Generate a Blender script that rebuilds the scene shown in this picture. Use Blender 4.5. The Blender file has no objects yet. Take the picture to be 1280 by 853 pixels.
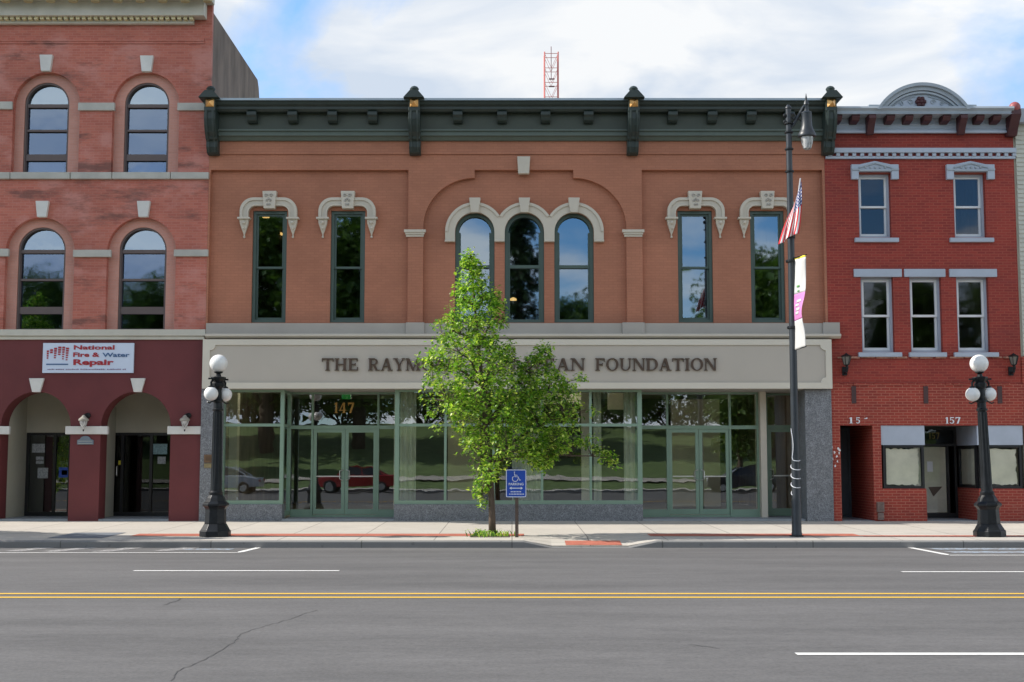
import bpy, bmesh, math, random
from mathutils import Vector, Matrix
random.seed(7)
S = bpy.context.scene
C = S.collection

# ------------------------------------------------------------------ camera, sky, sun, exposure
F = 1625.0                      # focal length in photo pixels (1280 wide)
HC = 1.65                       # eye height above the gutter
TH = math.atan(151.0 / F)       # pitch
cam_d = bpy.data.cameras.new('camera')
cam = bpy.data.objects.new('camera', cam_d); C.objects.link(cam)
cam_d.sensor_width = 36.0; cam_d.lens = F * 36.0 / 1280.0
cam_d.clip_start = 0.1; cam_d.clip_end = 3000
cam.location = (0, 0, HC); cam.rotation_euler = (math.pi/2 + TH, 0, 0)
S.camera = cam

SUN_EL, SUN_AZ = math.radians(38), math.radians(-88.2)    # azimuth from +Y towards +X
sd = Vector((math.sin(SUN_AZ)*math.cos(SUN_EL), math.cos(SUN_AZ)*math.cos(SUN_EL), math.sin(SUN_EL)))
sl = bpy.data.lights.new('sun', 'SUN'); sl.energy = 5.0; sl.angle = math.radians(0.6); sl.color = (1.0, .94, .86)
so = bpy.data.objects.new('sun', sl); C.objects.link(so)
so.rotation_euler = (-sd).to_track_quat('-Z', 'Y').to_euler()

w = bpy.data.worlds.new('World'); S.world = w; w.use_nodes = True
nt = w.node_tree; nt.nodes.clear()
N = nt.nodes.new; L = nt.links.new
out = N('ShaderNodeOutputWorld'); bg = N('ShaderNodeBackground'); bg.inputs[1].default_value = 0.12
sky = N('ShaderNodeTexSky'); sky.sky_type = 'NISHITA'; sky.sun_disc = False
sky.sun_elevation = SUN_EL; sky.sun_rotation = SUN_AZ; sky.air_density = 1.0; sky.dust_density = 0.3; sky.ozone_density = 2.0
tc = N('ShaderNodeTexCoord'); sep = N('ShaderNodeSeparateXYZ'); L(tc.outputs['Generated'], sep.inputs[0])
def wm(op, a, b=None, c=None):
    n = N('ShaderNodeMath'); n.operation = op
    for i, v in enumerate((a, b, c)):
        if v is None: continue
        if isinstance(v, (int, float)): n.inputs[i].default_value = v
        else: L(v, n.inputs[i])
    return n.outputs[0]
zz = wm('ADD', wm('MAXIMUM', sep.outputs[2], 0.0), 0.22)
comb = N('ShaderNodeCombineXYZ')
L(wm('DIVIDE', sep.outputs[0], zz), comb.inputs[0]); L(wm('DIVIDE', sep.outputs[1], zz), comb.inputs[1])
mp = N('ShaderNodeMapping'); mp.inputs['Location'].default_value = (7.50, 0.2, 6.4); L(comb.outputs[0], mp.inputs[0])
n1 = N('ShaderNodeTexNoise'); n1.inputs['Scale'].default_value = 1.15; n1.inputs['Detail'].default_value = 9; n1.inputs['Roughness'].default_value = .55
n1.inputs['Distortion'].default_value = .3; L(mp.outputs[0], n1.inputs[0])
n2 = N('ShaderNodeTexNoise'); n2.inputs['Scale'].default_value = 2.7; n2.inputs['Detail'].default_value = 10; n2.inputs['Distortion'].default_value = .5; L(mp.outputs[0], n2.inputs[0])
cr = N('ShaderNodeValToRGB'); cr.color_ramp.elements[0].position = .40; cr.color_ramp.elements[1].position = .50
L(n1.outputs[0], cr.inputs[0])
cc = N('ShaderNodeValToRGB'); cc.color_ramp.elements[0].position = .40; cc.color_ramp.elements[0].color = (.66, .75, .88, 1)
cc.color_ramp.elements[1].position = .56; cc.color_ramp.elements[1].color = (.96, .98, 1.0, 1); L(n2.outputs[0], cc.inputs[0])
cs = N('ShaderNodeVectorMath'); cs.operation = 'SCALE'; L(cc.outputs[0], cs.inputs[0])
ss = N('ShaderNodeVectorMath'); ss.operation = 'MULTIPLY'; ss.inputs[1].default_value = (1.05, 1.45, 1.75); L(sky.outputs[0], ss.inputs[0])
zen = wm('SUBTRACT', 1.0, wm('MINIMUM', wm('MAXIMUM', wm('MULTIPLY', wm('SUBTRACT', sep.outputs[2], .42), 4.0), 0.0), 1.0))     # unseen overhead cloud dimmed to weaken its fill light on the ground
mx = N('ShaderNodeMix'); mx.data_type = 'RGBA'; L(wm('MULTIPLY', wm('MULTIPLY_ADD', sep.outputs[1], -2.4, 8.8), wm('MULTIPLY_ADD', zen, .6, .4)), cs.inputs['Scale']); L(cr.outputs[0], mx.inputs[0]); L(ss.outputs[0], mx.inputs[6]); L(cs.outputs[0], mx.inputs[7])  # unseen clouds behind the camera brightened to throw more light on the facade
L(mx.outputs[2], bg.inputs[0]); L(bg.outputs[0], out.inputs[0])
S.view_settings.view_transform = 'Standard'; S.view_settings.look = 'None'
S.view_settings.exposure = 0.33; S.view_settings.gamma = 1.0; S.view_settings.use_curve_mapping = False
S.render.engine = 'CYCLES'
S.cycles.max_bounces = 7; S.cycles.transparent_max_bounces = 12; S.cycles.use_denoising = True
S.cycles.caustics_reflective = False; S.cycles.caustics_refractive = False

# ------------------------------------------------------------------ photo pixel -> real point at a chosen distance
def P(px, py, Y):
    cx, cy = (px-640)/F, (426.5-py)/F
    dy = math.cos(TH) - cy*math.sin(TH); dz = math.sin(TH) + cy*math.cos(TH)
    t = Y/dy
    return (cx*t, HC + dz*t)
def fx(px, py, Y): return P(px, py, Y)[0]
def fz(py, Y): return P(640, py, Y)[1]

# ------------------------------------------------------------------ objects
def thing(name, label, cat, loc=(0, 0, 0), group=None):
    o = bpy.data.objects.new(name, None); C.objects.link(o); o.location = loc; o.empty_display_size = .3
    o['label'] = label; o['category'] = cat
    if group: o['group'] = group
    return o
def tag(o, label, cat, group=None):
    o['label'] = label; o['category'] = cat
    if group: o['group'] = group
    return o
def wloc(o):
    v = Vector((0, 0, 0))
    while o: v += Vector(o.location); o = o.parent
    return v
class MB:
    def __init__(s): s.v = []; s.f = []; s.uv = None
    def add(s, vs, fs):
        n = len(s.v); s.v += [tuple(v) for v in vs]; s.f += [tuple(i+n for i in f) for f in fs]; return s
    def box(s, x0, x1, y0, y1, z0, z1):
        if x0 > x1: x0, x1 = x1, x0
        if y0 > y1: y0, y1 = y1, y0
        if z0 > z1: z0, z1 = z1, z0
        return s.add([(x0,y0,z0),(x1,y0,z0),(x1,y1,z0),(x0,y1,z0),(x0,y0,z1),(x1,y0,z1),(x1,y1,z1),(x0,y1,z1)],
              [(0,3,2,1),(4,5,6,7),(0,1,5,4),(1,2,6,5),(2,3,7,6),(3,0,4,7)])
    def pxbox(s, a, b, c, d, y0, y1):            # photo rectangle a..c, b..d at the front face y0
        m = (b+d)/2
        return s.box(fx(a, m, y0), fx(c, m, y0), y0, y1, fz(d, y0), fz(b, y0))
    def prism(s, poly, y0, y1):                  # (x,z) outline extruded along y
        n = len(poly)
        vs = [(x, y0, z) for x, z in poly] + [(x, y1, z) for x, z in poly]
        fs = [tuple(range(n)), tuple(range(2*n-1, n-1, -1))] + [(i, i+n, (i+1) % n+n, (i+1) % n) for i in range(n)]
        return s.add(vs, fs)
    def extx(s, poly, x0, x1):                   # (y,z) outline extruded along x
        n = len(poly)
        vs = [(x0, y, z) for y, z in poly] + [(x1, y, z) for y, z in poly]
        fs = [tuple(range(n)), tuple(range(2*n-1, n-1, -1))] + [(i, i+n, (i+1) % n+n, (i+1) % n) for i in range(n)]
        return s.add(vs, fs)
    def ring(s, A, B, y0, y1, closed=True):      # band between two (x,z) outlines of equal length
        n = len(A)
        vs = [(x, y0, z) for x, z in A]+[(x, y0, z) for x, z in B]+[(x, y1, z) for x, z in A]+[(x, y1, z) for x, z in B]
        fs = []
        for i in range(n if closed else n-1):
            j = (i+1) % n
            fs += [(i, j, j+n, i+n), (i+2*n, i+3*n, j+3*n, j+2*n), (i, i+2*n, j+2*n, j), (i+n, j+n, j+3*n, i+3*n)]
        if not closed:
            fs += [(0, n, 3*n, 2*n), (n-1, 3*n-1, 4*n-1, 2*n-1)]
        return s.add(vs, fs)
    def lathe(s, prof, cx, cy, n=24, rot=0.0):
        vs = []; fs = []
        for r, z in prof:
            for k in range(n):
                a = 2*math.pi*k/n+rot; vs.append((cx+r*math.cos(a), cy+r*math.sin(a), z))
        for i in range(len(prof)-1):
            for k in range(n):
                k2 = (k+1) % n; fs.append((i*n+k, i*n+k2, (i+1)*n+k2, (i+1)*n+k))
        fs.append(tuple(range(n-1, -1, -1))); fs.append(tuple((len(prof)-1)*n+k for k in range(n)))
        return s.add(vs, fs)
    def tube(s, pts, r, n=8):
        pts = [Vector(p) for p in pts]; rs = r if isinstance(r, (list, tuple)) else [r]*len(pts)
        vs = []; fs = []
        up = None
        for i, p in enumerate(pts):
            d = (pts[min(i+1, len(pts)-1)]-pts[max(i-1, 0)]).normalized()
            if up is None:
                up = d.orthogonal().normalized()
            up = (up - d*up.dot(d))
            up = up.normalized() if up.length > 1e-6 else d.orthogonal().normalized()
            q = d.cross(up)
            for k in range(n):
                a = 2*math.pi*k/n; vs.append(p+(up*math.cos(a)+q*math.sin(a))*rs[i])
        for i in range(len(pts)-1):
            for k in range(n):
                k2 = (k+1) % n; fs.append((i*n+k, i*n+k2, (i+1)*n+k2, (i+1)*n+k))
        fs.append(tuple(range(n-1, -1, -1))); fs.append(tuple((len(pts)-1)*n+k for k in range(n)))
        return s.add(vs, fs)
    def ball(s, c, r, n=24, m=14, sz=1.0):
        vs = [(c[0], c[1], c[2]-r*sz)]; fs = []
        for i in range(1, m):
            t = math.pi*i/m
            for k in range(n):
                a = 2*math.pi*k/n
                vs.append((c[0]+r*math.sin(t)*math.cos(a), c[1]+r*math.sin(t)*math.sin(a), c[2]-r*sz*math.cos(t)))
        vs.append((c[0], c[1], c[2]+r*sz)); e = len(vs)-1
        for k in range(n):
            k2 = (k+1) % n
            fs.append((0, 1+k2, 1+k)); fs.append((e, 1+(m-2)*n+k, 1+(m-2)*n+k2))
            for i in range(m-2): fs.append((1+i*n+k, 1+i*n+k2, 1+(i+1)*n+k2, 1+(i+1)*n+k))
        return s.add(vs, fs)
    def holes(s, outer, hs, y0, y1):             # wall plate with openings
        cu = bpy.data.curves.new('tmp', 'CURVE'); cu.dimensions = '2D'; cu.fill_mode = 'BOTH'; cu.extrude = abs(y1-y0)/2
        for lp in [outer]+hs:
            sp = cu.splines.new('POLY'); sp.points.add(len(lp)-1); sp.use_cyclic_u = True
            for k, (x, z) in enumerate(lp): sp.points[k].co = (x, z, 0, 1)
        ob = bpy.data.objects.new('tmp', cu); me = bpy.data.meshes.new_from_object(ob)
        ym = (y0+y1)/2
        s.add([(v.co.x, ym-v.co.z, v.co.y) for v in me.vertices], [tuple(p.vertices) for p in me.polygons])
        bpy.data.objects.remove(ob); bpy.data.curves.remove(cu); bpy.data.meshes.remove(me)
        return s
    def build(s, name, m, parent=None, smooth=False, bevel=0, flip=True, recalc=True):
        me = bpy.data.meshes.new(name)
        o0 = wloc(parent) if parent else Vector((0, 0, 0))
        me.from_pydata([(v[0]-o0.x, v[1]-o0.y, v[2]-o0.z) for v in s.v], [], s.f)
        if recalc:
            bm = bmesh.new(); bm.from_mesh(me)
            bmesh.ops.remove_doubles(bm, verts=bm.verts, dist=1e-5) if s.f and len(s.f) < 4000 and not s.uv else None
            bmesh.ops.recalc_face_normals(bm, faces=bm.faces); bm.to_mesh(me); bm.free()
        if s.uv:
            ul = me.uv_layers.new(name='uv')
            for lp in me.loops: ul.data[lp.index].uv = s.uv[lp.vertex_index]
        ms = m if isinstance(m, (list, tuple)) else [m]
        for q in ms: me.materials.append(q)
        if smooth:
            for p in me.polygons: p.use_smooth = True
        ob = bpy.data.objects.new(name, me); C.objects.link(ob)
        if parent: ob.parent = parent
        if bevel:
            md = ob.modifiers.new('bevel', 'BEVEL'); md.width = bevel; md.segments = 2; md.limit_method = 'ANGLE'
        if smooth and smooth != 'all':
            try: me.set_sharp_from_angle(angle=math.radians(35))
            except Exception: pass
        return ob
def struct(o): o['kind'] = 'structure'; return o
def single(ob, loc):                             # give a one-mesh thing its origin at loc
    d = Vector(loc)
    ob.data.transform(Matrix.Translation(-d)); ob.location = d; return ob
def copy_tree(o, parent=None):
    c = o.copy(); C.objects.link(c)
    if parent: c.parent = parent
    for ch in list(o.children): copy_tree(ch, c)
    return c
def arch(cx, zs, R, z0, n=24, Rz=None):
    Rz = Rz or R
    return [(cx-R, z0)]+[(cx-R*math.cos(math.pi*k/n), zs+Rz*math.sin(math.pi*k/n)) for k in range(n+1)]+[(cx+R, z0)]
def rect(x0, x1, z0, z1): return [(x0, z0), (x0, z1), (x1, z1), (x1, z0)]

# ------------------------------------------------------------------ materials
def mat(name):
    m = bpy.data.materials.new(name); m.use_nodes = True
    t = m.node_tree; b = t.nodes['Principled BSDF']; return m, t, b
def noise(t, scale, detail=5, vec=None, rough=.6, squash=None):
    n = t.nodes.new('ShaderNodeTexNoise'); n.inputs['Scale'].default_value = scale; n.inputs['Detail'].default_value = detail
    n.inputs['Roughness'].default_value = rough
    if vec is None:
        g = t.nodes.new('ShaderNodeNewGeometry'); vec = g.outputs['Position']
    if squash:
        mp = t.nodes.new('ShaderNodeMapping'); mp.inputs['Scale'].default_value = squash; t.links.new(vec, mp.inputs[0]); vec = mp.outputs[0]
    t.links.new(vec, n.inputs['Vector']); return n.outputs[0]
def ramp(t, v, stops):
    r = t.nodes.new('ShaderNodeValToRGB'); e = r.color_ramp.elements
    while len(e) < len(stops): e.new(.5)
    for k, (p, c) in enumerate(stops):
        e[k].position = p; e[k].color = (c[0], c[1], c[2], 1) if isinstance(c, (tuple, list)) else (c, c, c, 1)
    t.links.new(v, r.inputs[0]); return r.outputs[0]
def mixc(t, f, a, b, mode='MIX'):
    n = t.nodes.new('ShaderNodeMix'); n.data_type = 'RGBA'; n.blend_type = mode
    for i, v in ((0, f), (6, a), (7, b)):
        if isinstance(v, (int, float)): n.inputs[i].default_value = v
        elif isinstance(v, tuple): n.inputs[i].default_value = (v[0], v[1], v[2], 1)
        else: t.links.new(v, n.inputs[i])
    return n.outputs[2]
def mth(t, op, a, b=None, c=None):
    n = t.nodes.new('ShaderNodeMath'); n.operation = op
    for i, v in enumerate((a, b, c)):
        if v is None: continue
        if isinstance(v, (int, float)): n.inputs[i].default_value = v
        else: t.links.new(v, n.inputs[i])
    return n.outputs[0]
def bump(t, b, h, strength=.3, dist=.01):
    n = t.nodes.new('ShaderNodeBump'); n.inputs['Strength'].default_value = strength; n.inputs['Distance'].default_value = dist
    t.links.new(h, n.inputs['Height']); t.links.new(n.outputs[0], b.inputs['Normal'])
def plain(name, col, rough=.6, var=.12, scale=3.0, metal=0, bmp=.0, fine=40, squash=None):
    m, t, b = mat(name)
    n = noise(t, scale, 6, squash=squash)
    c = tuple(col)
    lo = tuple(x*(1-var) for x in c); hi = tuple(min(1, x*(1+var)) for x in c)
    t.links.new(ramp(t, n, [(.3, lo), (.7, hi)]), b.inputs['Base Color'])
    b.inputs['Roughness'].default_value = rough; b.inputs['Metallic'].default_value = metal
    if bmp: bump(t, b, noise(t, fine, 4), bmp, .01)
    return m
def brickvec(t):
    g = t.nodes.new('ShaderNodeNewGeometry'); sp = t.nodes.new('ShaderNodeSeparateXYZ'); t.links.new(g.outputs['Position'], sp.inputs[0])
    cb = t.nodes.new('ShaderNodeCombineXYZ'); t.links.new(mth(t, 'ADD', sp.outputs[0], sp.outputs[1]), cb.inputs[0]); t.links.new(sp.outputs[2], cb.inputs[1])
    return cb.outputs[0], g.outputs['Position']
def brick(name, c1, c2, mortar, stain=None, stain_amt=.5, bw=.21, bh=.068, ms=.009, stain_lo=.55, bs=.5, patch=None, dirty=()):
    m, t, b = mat(name); v, pos = brickvec(t)
    br = t.nodes.new('ShaderNodeTexBrick'); t.links.new(v, br.inputs['Vector'])
    br.inputs['Scale'].default_value = 1; br.inputs['Brick Width'].default_value = bw; br.inputs['Row Height'].default_value = bh
    br.inputs['Mortar Size'].default_value = ms; br.inputs['Mortar Smooth'].default_value = .3; br.inputs['Bias'].default_value = 0
    br.inputs['Color1'].default_value = (*c1, 1); br.inputs['Color2'].default_value = (*c2, 1); br.inputs['Mortar'].default_value = (*mortar, 1)
    col = br.outputs['Color']
    n = noise(t, .55, 6, pos)
    col = mixc(t, 1.0, col, ramp(t, n, [(.3, .82), (.7, 1.12)]), 'MULTIPLY')
    if patch:
        pn = noise(t, 1.3, 7, pos, squash=(1, 1, 1.6))
        col = mixc(t, ramp(t, pn, [(.50, 0.0), (.66, .7)]), col, patch)
    if stain:
        sn = noise(t, 1.1, 9, pos, .7, squash=(.55, .55, 2.2))
        if dirty:                                 # soot washed below the ledges
            sp = t.nodes.new('ShaderNodeSeparateXYZ'); t.links.new(pos, sp.inputs[0])
            for (zt_, dz_, am) in dirty:
                d_ = mth(t, 'DIVIDE', mth(t, 'ABSOLUTE', mth(t, 'SUBTRACT', sp.outputs[2], zt_)), dz_)
                sn = mth(t, 'ADD', sn, mth(t, 'MULTIPLY', mth(t, 'MAXIMUM', mth(t, 'SUBTRACT', 1.0, d_), 0.0), am))
        f = ramp(t, sn, [(stain_lo, 0.0), (stain_lo+.12, stain_amt)])
        col = mixc(t, f, col, stain)
    t.links.new(col, b.inputs['Base Color']); b.inputs['Roughness'].default_value = .75
    h = mth(t, 'SUBTRACT', mth(t, 'MULTIPLY', noise(t, 30, 4, pos), .35), br.outputs['Fac'])
    bump(t, b, h, bs, .006)
    return m
M = {}
M['tan'] = brick('tan_painted_brick', (.415, .168, .098), (.38, .152, .088), (.355, .142, .082), bs=.35)
M['redbrick'] = brick('weathered_red_brick', (.48, .150, .105), (.40, .112, .080), (.45, .175, .13), stain=(.13, .06, .05), stain_amt=.75, patch=(.54, .24, .20), stain_lo=.57, dirty=((8.35, .75, .12), (9.05, .18, .12), (5.15, .2, .13), (11.3, 1.0, .06)))
M['pinkbrick'] = brick('pink_brick', (.56, .285, .225), (.53, .26, .20), (.53, .29, .235), stain=(.25, .11, .09), stain_amt=.35, stain_lo=.6)
M['darkred'] = brick('red_painted_brick', (.31, .036, .023), (.235, .025, .018), (.32, .07, .045), stain=(.22, .035, .03), stain_amt=.5, stain_lo=.55)
M['darkred_low'] = brick('worn_red_painted_brick', (.33, .042, .025), (.245, .029, .019), (.40, .13, .085), stain=(.48, .24, .17), stain_amt=.45, stain_lo=.62)
M['maroon'] = plain('maroon_stucco', (.125, .024, .026), .7, .12, 1.2, bmp=.2)
M['sidewall'] = plain('weathered_side_wall', (.19, .145, .118), .85, .45, 1.6, bmp=.3, squash=(1, 1, .35))
M['cream_stone'] = plain('cream_painted_stone', (.52, .50, .43), .6, .1, 2.0, bmp=.1)
M['grey_stone'] = plain('grey_limestone', (.43, .42, .38), .7, .14, 2.0, bmp=.2)
M['white_stone'] = plain('white_painted_stone', (.62, .61, .58), .55, .1, 2.0, bmp=.1)
M['trim'] = plain('warm_grey_trim', (.55, .50, .415), .6, .05, 1.0)
M['band'] = plain('putty_stone_band', (.37, .345, .31), .65, .08, 1.0)
M['fascia'] = plain('putty_sign_panel', (.46, .42, .36), .6, .04, .6)
M['fascia_edge'] = plain('cream_sign_border', (.61, .57, .48), .6, .04, .6)
M['letter'] = plain('bronze_letters', (.085, .055, .038), .45, .1, 5.0, metal=.3)
M['cornice_dark'] = plain('dark_green_grey_paint', (.021, .034, .030), .5, .15, 3)
M['cornice_mid'] = plain('olive_grey_paint', (.044, .056, .040), .55, .12, 2)
M['cornice_light'] = plain('grey_green_paint', (.078, .105, .088), .55, .1, 2)
M['flash'] = plain('metal_flashing', (.30, .36, .40), .4, .1, 2, metal=.4)
M['gold'] = plain('gold_leaf', (.78, .42, .14), .35, .1, 3, metal=.6)
M['winframe'] = plain('green_grey_window_paint', (.055, .092, .078), .45, .08, 3)
M['brownframe'] = plain('brown_window_paint', (.11, .082, .078), .5, .1, 3)
M['green'] = plain('green_aluminium', (.20, .30, .225), .45, .06, 2)
M['metal'] = plain('brushed_steel', (.55, .55, .53), .35, .1, 6, metal=.8)
M['black'] = plain('black_cast_iron', (.012, .014, .016), .42, .3, 8)
M['black'].node_tree.nodes['Principled BSDF'].inputs['Specular IOR Level'].default_value = .25
M['blackframe'] = plain('black_frame', (.010, .010, .012), .4, .2, 5)
M['cream_wall'] = plain('cream_plaster', (.44, .42, .34), .8, .08, 1.0)
M['bluegrey'] = plain('blue_grey_paint', (.39, .44, .52), .55, .08, 2)
M['bluegrey_dark'] = plain('grey_cornice_paint', (.33, .375, .42), .55, .10, 2)
M['white_paint'] = plain('white_sash_paint', (.70, .71, .72), .5, .06, 2)
M['oxblood'] = plain('oxblood_paint', (.055, .012, .016), .5, .2, 5)
M['red_dentil'] = plain('red_dentil_paint', (.26, .035, .030), .6, .2, 5)
M['paper'] = plain('brown_window_paper', (.74, .70, .53), .8, .12, 3.0)
M['white'] = plain('white_plastic', (.72, .74, .78), .5, .03, 2)
M['lightblue'] = plain('pale_blue_vinyl', (.58, .66, .80), .5, .02, 2)
M['logo_red'] = plain('red_print', (.36, .018, .03), .5, .05, 5)
M['logo_blue'] = plain('blue_print', (.05, .12, .26), .5, .05, 5)
M['sign_blue'] = plain('blue_sign_face', (.012, .07, .42), .4, .05, 5)
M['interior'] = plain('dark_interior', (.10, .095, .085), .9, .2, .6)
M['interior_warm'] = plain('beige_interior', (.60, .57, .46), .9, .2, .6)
M['curtain'] = plain('pale_blinds', (.40, .42, .34), .8, .1, 2)
M['cream_board'] = plain('cream_clapboard', (.50, .50, .43), .6, .08, 2)
M['tower_red'] = plain('tower_red_paint', (.62, .16, .15), .6, .15, .3)
M['bark'] = plain('tree_bark', (.10, .072, .052), .9, .35, 14, bmp=.6, fine=60, squash=(1, 1, .25))
M['roof'] = plain('roof_felt', (.06, .06, .06), .9, .2, 1)
M['wheelrubber'] = plain('tyre_rubber', (.02, .02, .02), .8, .1, 5)
M['yellowcloth'] = plain('yellow_banner_cloth', (.75, .62, .05), .7, .05, 5)
M['pinkcloth'] = plain('magenta_banner_cloth', (.58, .20, .46), .7, .08, 5)
M['whitecloth'] = plain('white_banner_cloth', (.55, .55, .54), .7, .04, 5)
M['greencloth'] = plain('green_banner_print', (.12, .35, .1), .7, .05, 5)
M['bulb'] = None
m, t, b = mat('globe_acrylic'); b.inputs['Base Color'].default_value = (.78, .78, .76, 1); b.inputs['Roughness'].default_value = .25
b.inputs['Subsurface Weight'].default_value = .35; b.inputs['Subsurface Radius'].default_value = (.1, .1, .1); M['globe'] = m
m, t, b = mat('lamp_refractor'); b.inputs['Base Color'].default_value = (.55, .55, .52, 1); b.inputs['Roughness'].default_value = .2
t.links.new(ramp(t, noise(t, 25, 2, squash=(1, 1, .2)), [(.4, .22), (.6, .55)]), b.inputs['Base Color']); M['refractor'] = m
m, t, b = mat('warm_bulb'); b.inputs['Base Color'].default_value = (1, .7, .3, 1); b.inputs['Emission Color'].default_value = (1, .55, .18, 1); b.inputs['Emission Strength'].default_value = 2.2; M['bulb'] = m
m, t, b = mat('exit_green'); b.inputs['Base Color'].default_value = (.03, .3, .08, 1); b.inputs['Emission Color'].default_value = (.02, .5, .1, 1); b.inputs['Emission Strength'].default_value = .08; M['exit'] = m
# granite
m, t, b = mat('grey_granite'); n = noise(t, 55, 3); n2_ = noise(t, 7, 5)
c = ramp(t, n, [(.35, (.085, .09, .10)), (.5, (.17, .18, .195)), (.68, (.29, .30, .315))])
t.links.new(mixc(t, 1.0, c, ramp(t, n2_, [(.3, .8), (.7, 1.15)]), 'MULTIPLY'), b.inputs['Base Color']); b.inputs['Roughness'].default_value = .55; M['granite'] = m
# glass: a tinted clear layer under a mirror-like coat
def glass(name, refl, tint=(.55, .62, .58), wave=.0, fade=(.9, .95, 1), rgh=.0):
    m = bpy.data.materials.new(name); m.use_nodes = True; t = m.node_tree; t.nodes.clear()
    o = t.nodes.new('ShaderNodeOutputMaterial'); g = t.nodes.new('ShaderNodeBsdfGlossy'); g.inputs['Roughness'].default_value = rgh
    g.inputs['Color'].default_value = (*fade, 1)
    tr = t.nodes.new('ShaderNodeBsdfTransparent'); tr.inputs[0].default_value = (*tint, 1)
    fr = t.nodes.new('ShaderNodeFresnel'); fr.inputs[0].default_value = 1.5
    gb = t.nodes.new('ShaderNodeNewGeometry')        # only the outer face of a pane mirrors
    f = mth(t, 'ADD', mth(t, 'MULTIPLY', fr.outputs[0], .9), refl); f = mth(t, 'MINIMUM', f, 1.0)
    f = mth(t, 'MULTIPLY', f, mth(t, 'SUBTRACT', 1.0, gb.outputs['Backfacing']))
    mx = t.nodes.new('ShaderNodeMixShader'); t.links.new(f, mx.inputs[0]); t.links.new(tr.outputs[0], mx.inputs[1]); t.links.new(g.outputs[0], mx.inputs[2])
    if wave:
        bn = t.nodes.new('ShaderNodeBump'); bn.inputs['Strength'].default_value = wave; bn.inputs['Distance'].default_value = .02
        t.links.new(noise(t, 1.2, 2), bn.inputs['Height']); t.links.new(bn.outputs[0], g.inputs['Normal'])
    t.links.new(mx.outputs[0], o.inputs[0]); return m
M['shopglass'] = glass('shop_glass', .17, (.95, .97, .94), .05)
M['upglass'] = glass('tinted_upper_glass', .22, (.6, .65, .65), .03, (.70, .84, .97), .022)
M['oldglass'] = glass('old_window_glass', .27, (.5, .55, .6), .12, (.68, .84, 1))
M['sashglass'] = glass('sash_window_glass', .17, (.5, .55, .6), .14, (.55, .72, 1), .03)
M['dullglass'] = glass('dull_window_glass', .03, (.93, .94, .95), .06, (.8, .88, 1), .03)
M['blackglass'] = glass('black_door_glass', .01, (.5, .5, .5), .02)
M['greyglass'] = glass('grey_door_glass', .10, (.7, .72, .74), .02)
# ground
m, t, b = mat('asphalt'); pos = t.nodes.new('ShaderNodeNewGeometry').outputs['Position']
fine = noise(t, 28, 6, pos, .8); mid = noise(t, 1.0, 8, pos, .65, squash=(.22, 1, 1)); big = noise(t, .25, 4, pos, squash=(.3, 1, 1))
c = ramp(t, fine, [(.3, (.088, .085, .083)), (.7, (.155, .150, .147))])
c = mixc(t, 1.0, c, ramp(t, mid, [(.3, .78), (.55, 1.0), (.75, 1.15)]), 'MULTIPLY')
c = mixc(t, 1.0, c, ramp(t, noise(t, 9, 7, pos, .75, squash=(.35, 1, 1)), [(.3, .86), (.5, 1.0), (.7, 1.13)]), 'MULTIPLY')
c = mixc(t, 1.0, c, ramp(t, big, [(.35, .92), (.65, 1.08)]), 'MULTIPLY')
spx = t.nodes.new('ShaderNodeSeparateXYZ'); t.links.new(pos, spx.inputs[0])
sh = mth(t, 'SINE', mth(t, 'MULTIPLY', mth(t, 'SUBTRACT', spx.outputs[1], 1.0), 3.49))      # tyre-polished tracks, 1.8 m apart
c = mixc(t, 1.0, c, ramp(t, mth(t, 'ADD', mth(t, 'MULTIPLY', sh, .5), .5), [(0, .97), (1, 1.035)]), 'MULTIPLY')
sp = noise(t, 3.0, 9, pos, .75, squash=(.5, 1.6, 1)); c = mixc(t, ramp(t, sp, [(.63, 0.0), (.74, .45)]), c, (.075, .072, .07))
t.links.new(c, b.inputs['Base Color']); b.inputs['Roughness'].default_value = .85; bump(t, b, fine, .5, .006); M['asphalt'] = m
def slabs(name, col, bw, bh, joint, var=.08):
    m, t, b = mat(name); pos = t.nodes.new('ShaderNodeNewGeometry').outputs['Position']
    br = t.nodes.new('ShaderNodeTexBrick'); t.links.new(pos, br.inputs['Vector']); br.offset = 0
    br.inputs['Scale'].default_value = 1; br.inputs['Brick Width'].default_value = bw; br.inputs['Row Height'].default_value = bh
    br.inputs['Mortar Size'].default_value = .012; br.inputs['Mortar Smooth'].default_value = .2
    br.inputs['Color1'].default_value = (*[x*(1+var*.5) for x in col], 1); br.inputs['Color2'].default_value = (*[x*(1-var*.5) for x in col], 1); br.inputs['Mortar'].default_value = (*joint, 1)
    c = mixc(t, 1.0, br.outputs['Color'], ramp(t, noise(t, 1.4, 8, pos, .7), [(.3, .88), (.7, 1.08)]), 'MULTIPLY')
    c = mixc(t, 1.0, c, ramp(t, noise(t, 50, 3, pos), [(.3, .94), (.7, 1.05)]), 'MULTIPLY')
    c = mixc(t, ramp(t, noise(t, 7, 3, pos, .5), [(.66, 0.0), (.70, .45)]), c, tuple(x*.5 for x in col))      # gum and drip spots
    c = mixc(t, ramp(t, noise(t, .7, 8, pos, .75), [(.52, 0.0), (.72, .5)]), c, tuple(x*.66 for x in col))
    t.links.new(c, b.inputs['Base Color']); b.inputs['Roughness'].default_value = .85; bump(t, b, noise(t, 60, 3, pos), .3, .004); return m
M['sidewalk'] = slabs('concrete_paving', (.50, .465, .41), 1.52, 1.52, (.22, .20, .18))
M['curb'] = slabs('curb_stone', (.20, .197, .19), 2.9, 60.0, (.10, .10, .09), .16)
M['paver'] = brick('red_brick_pavers', (.44, .13, .08), (.34, .095, .06), (.26, .14, .10), bw=.2, bh=.1)
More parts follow.
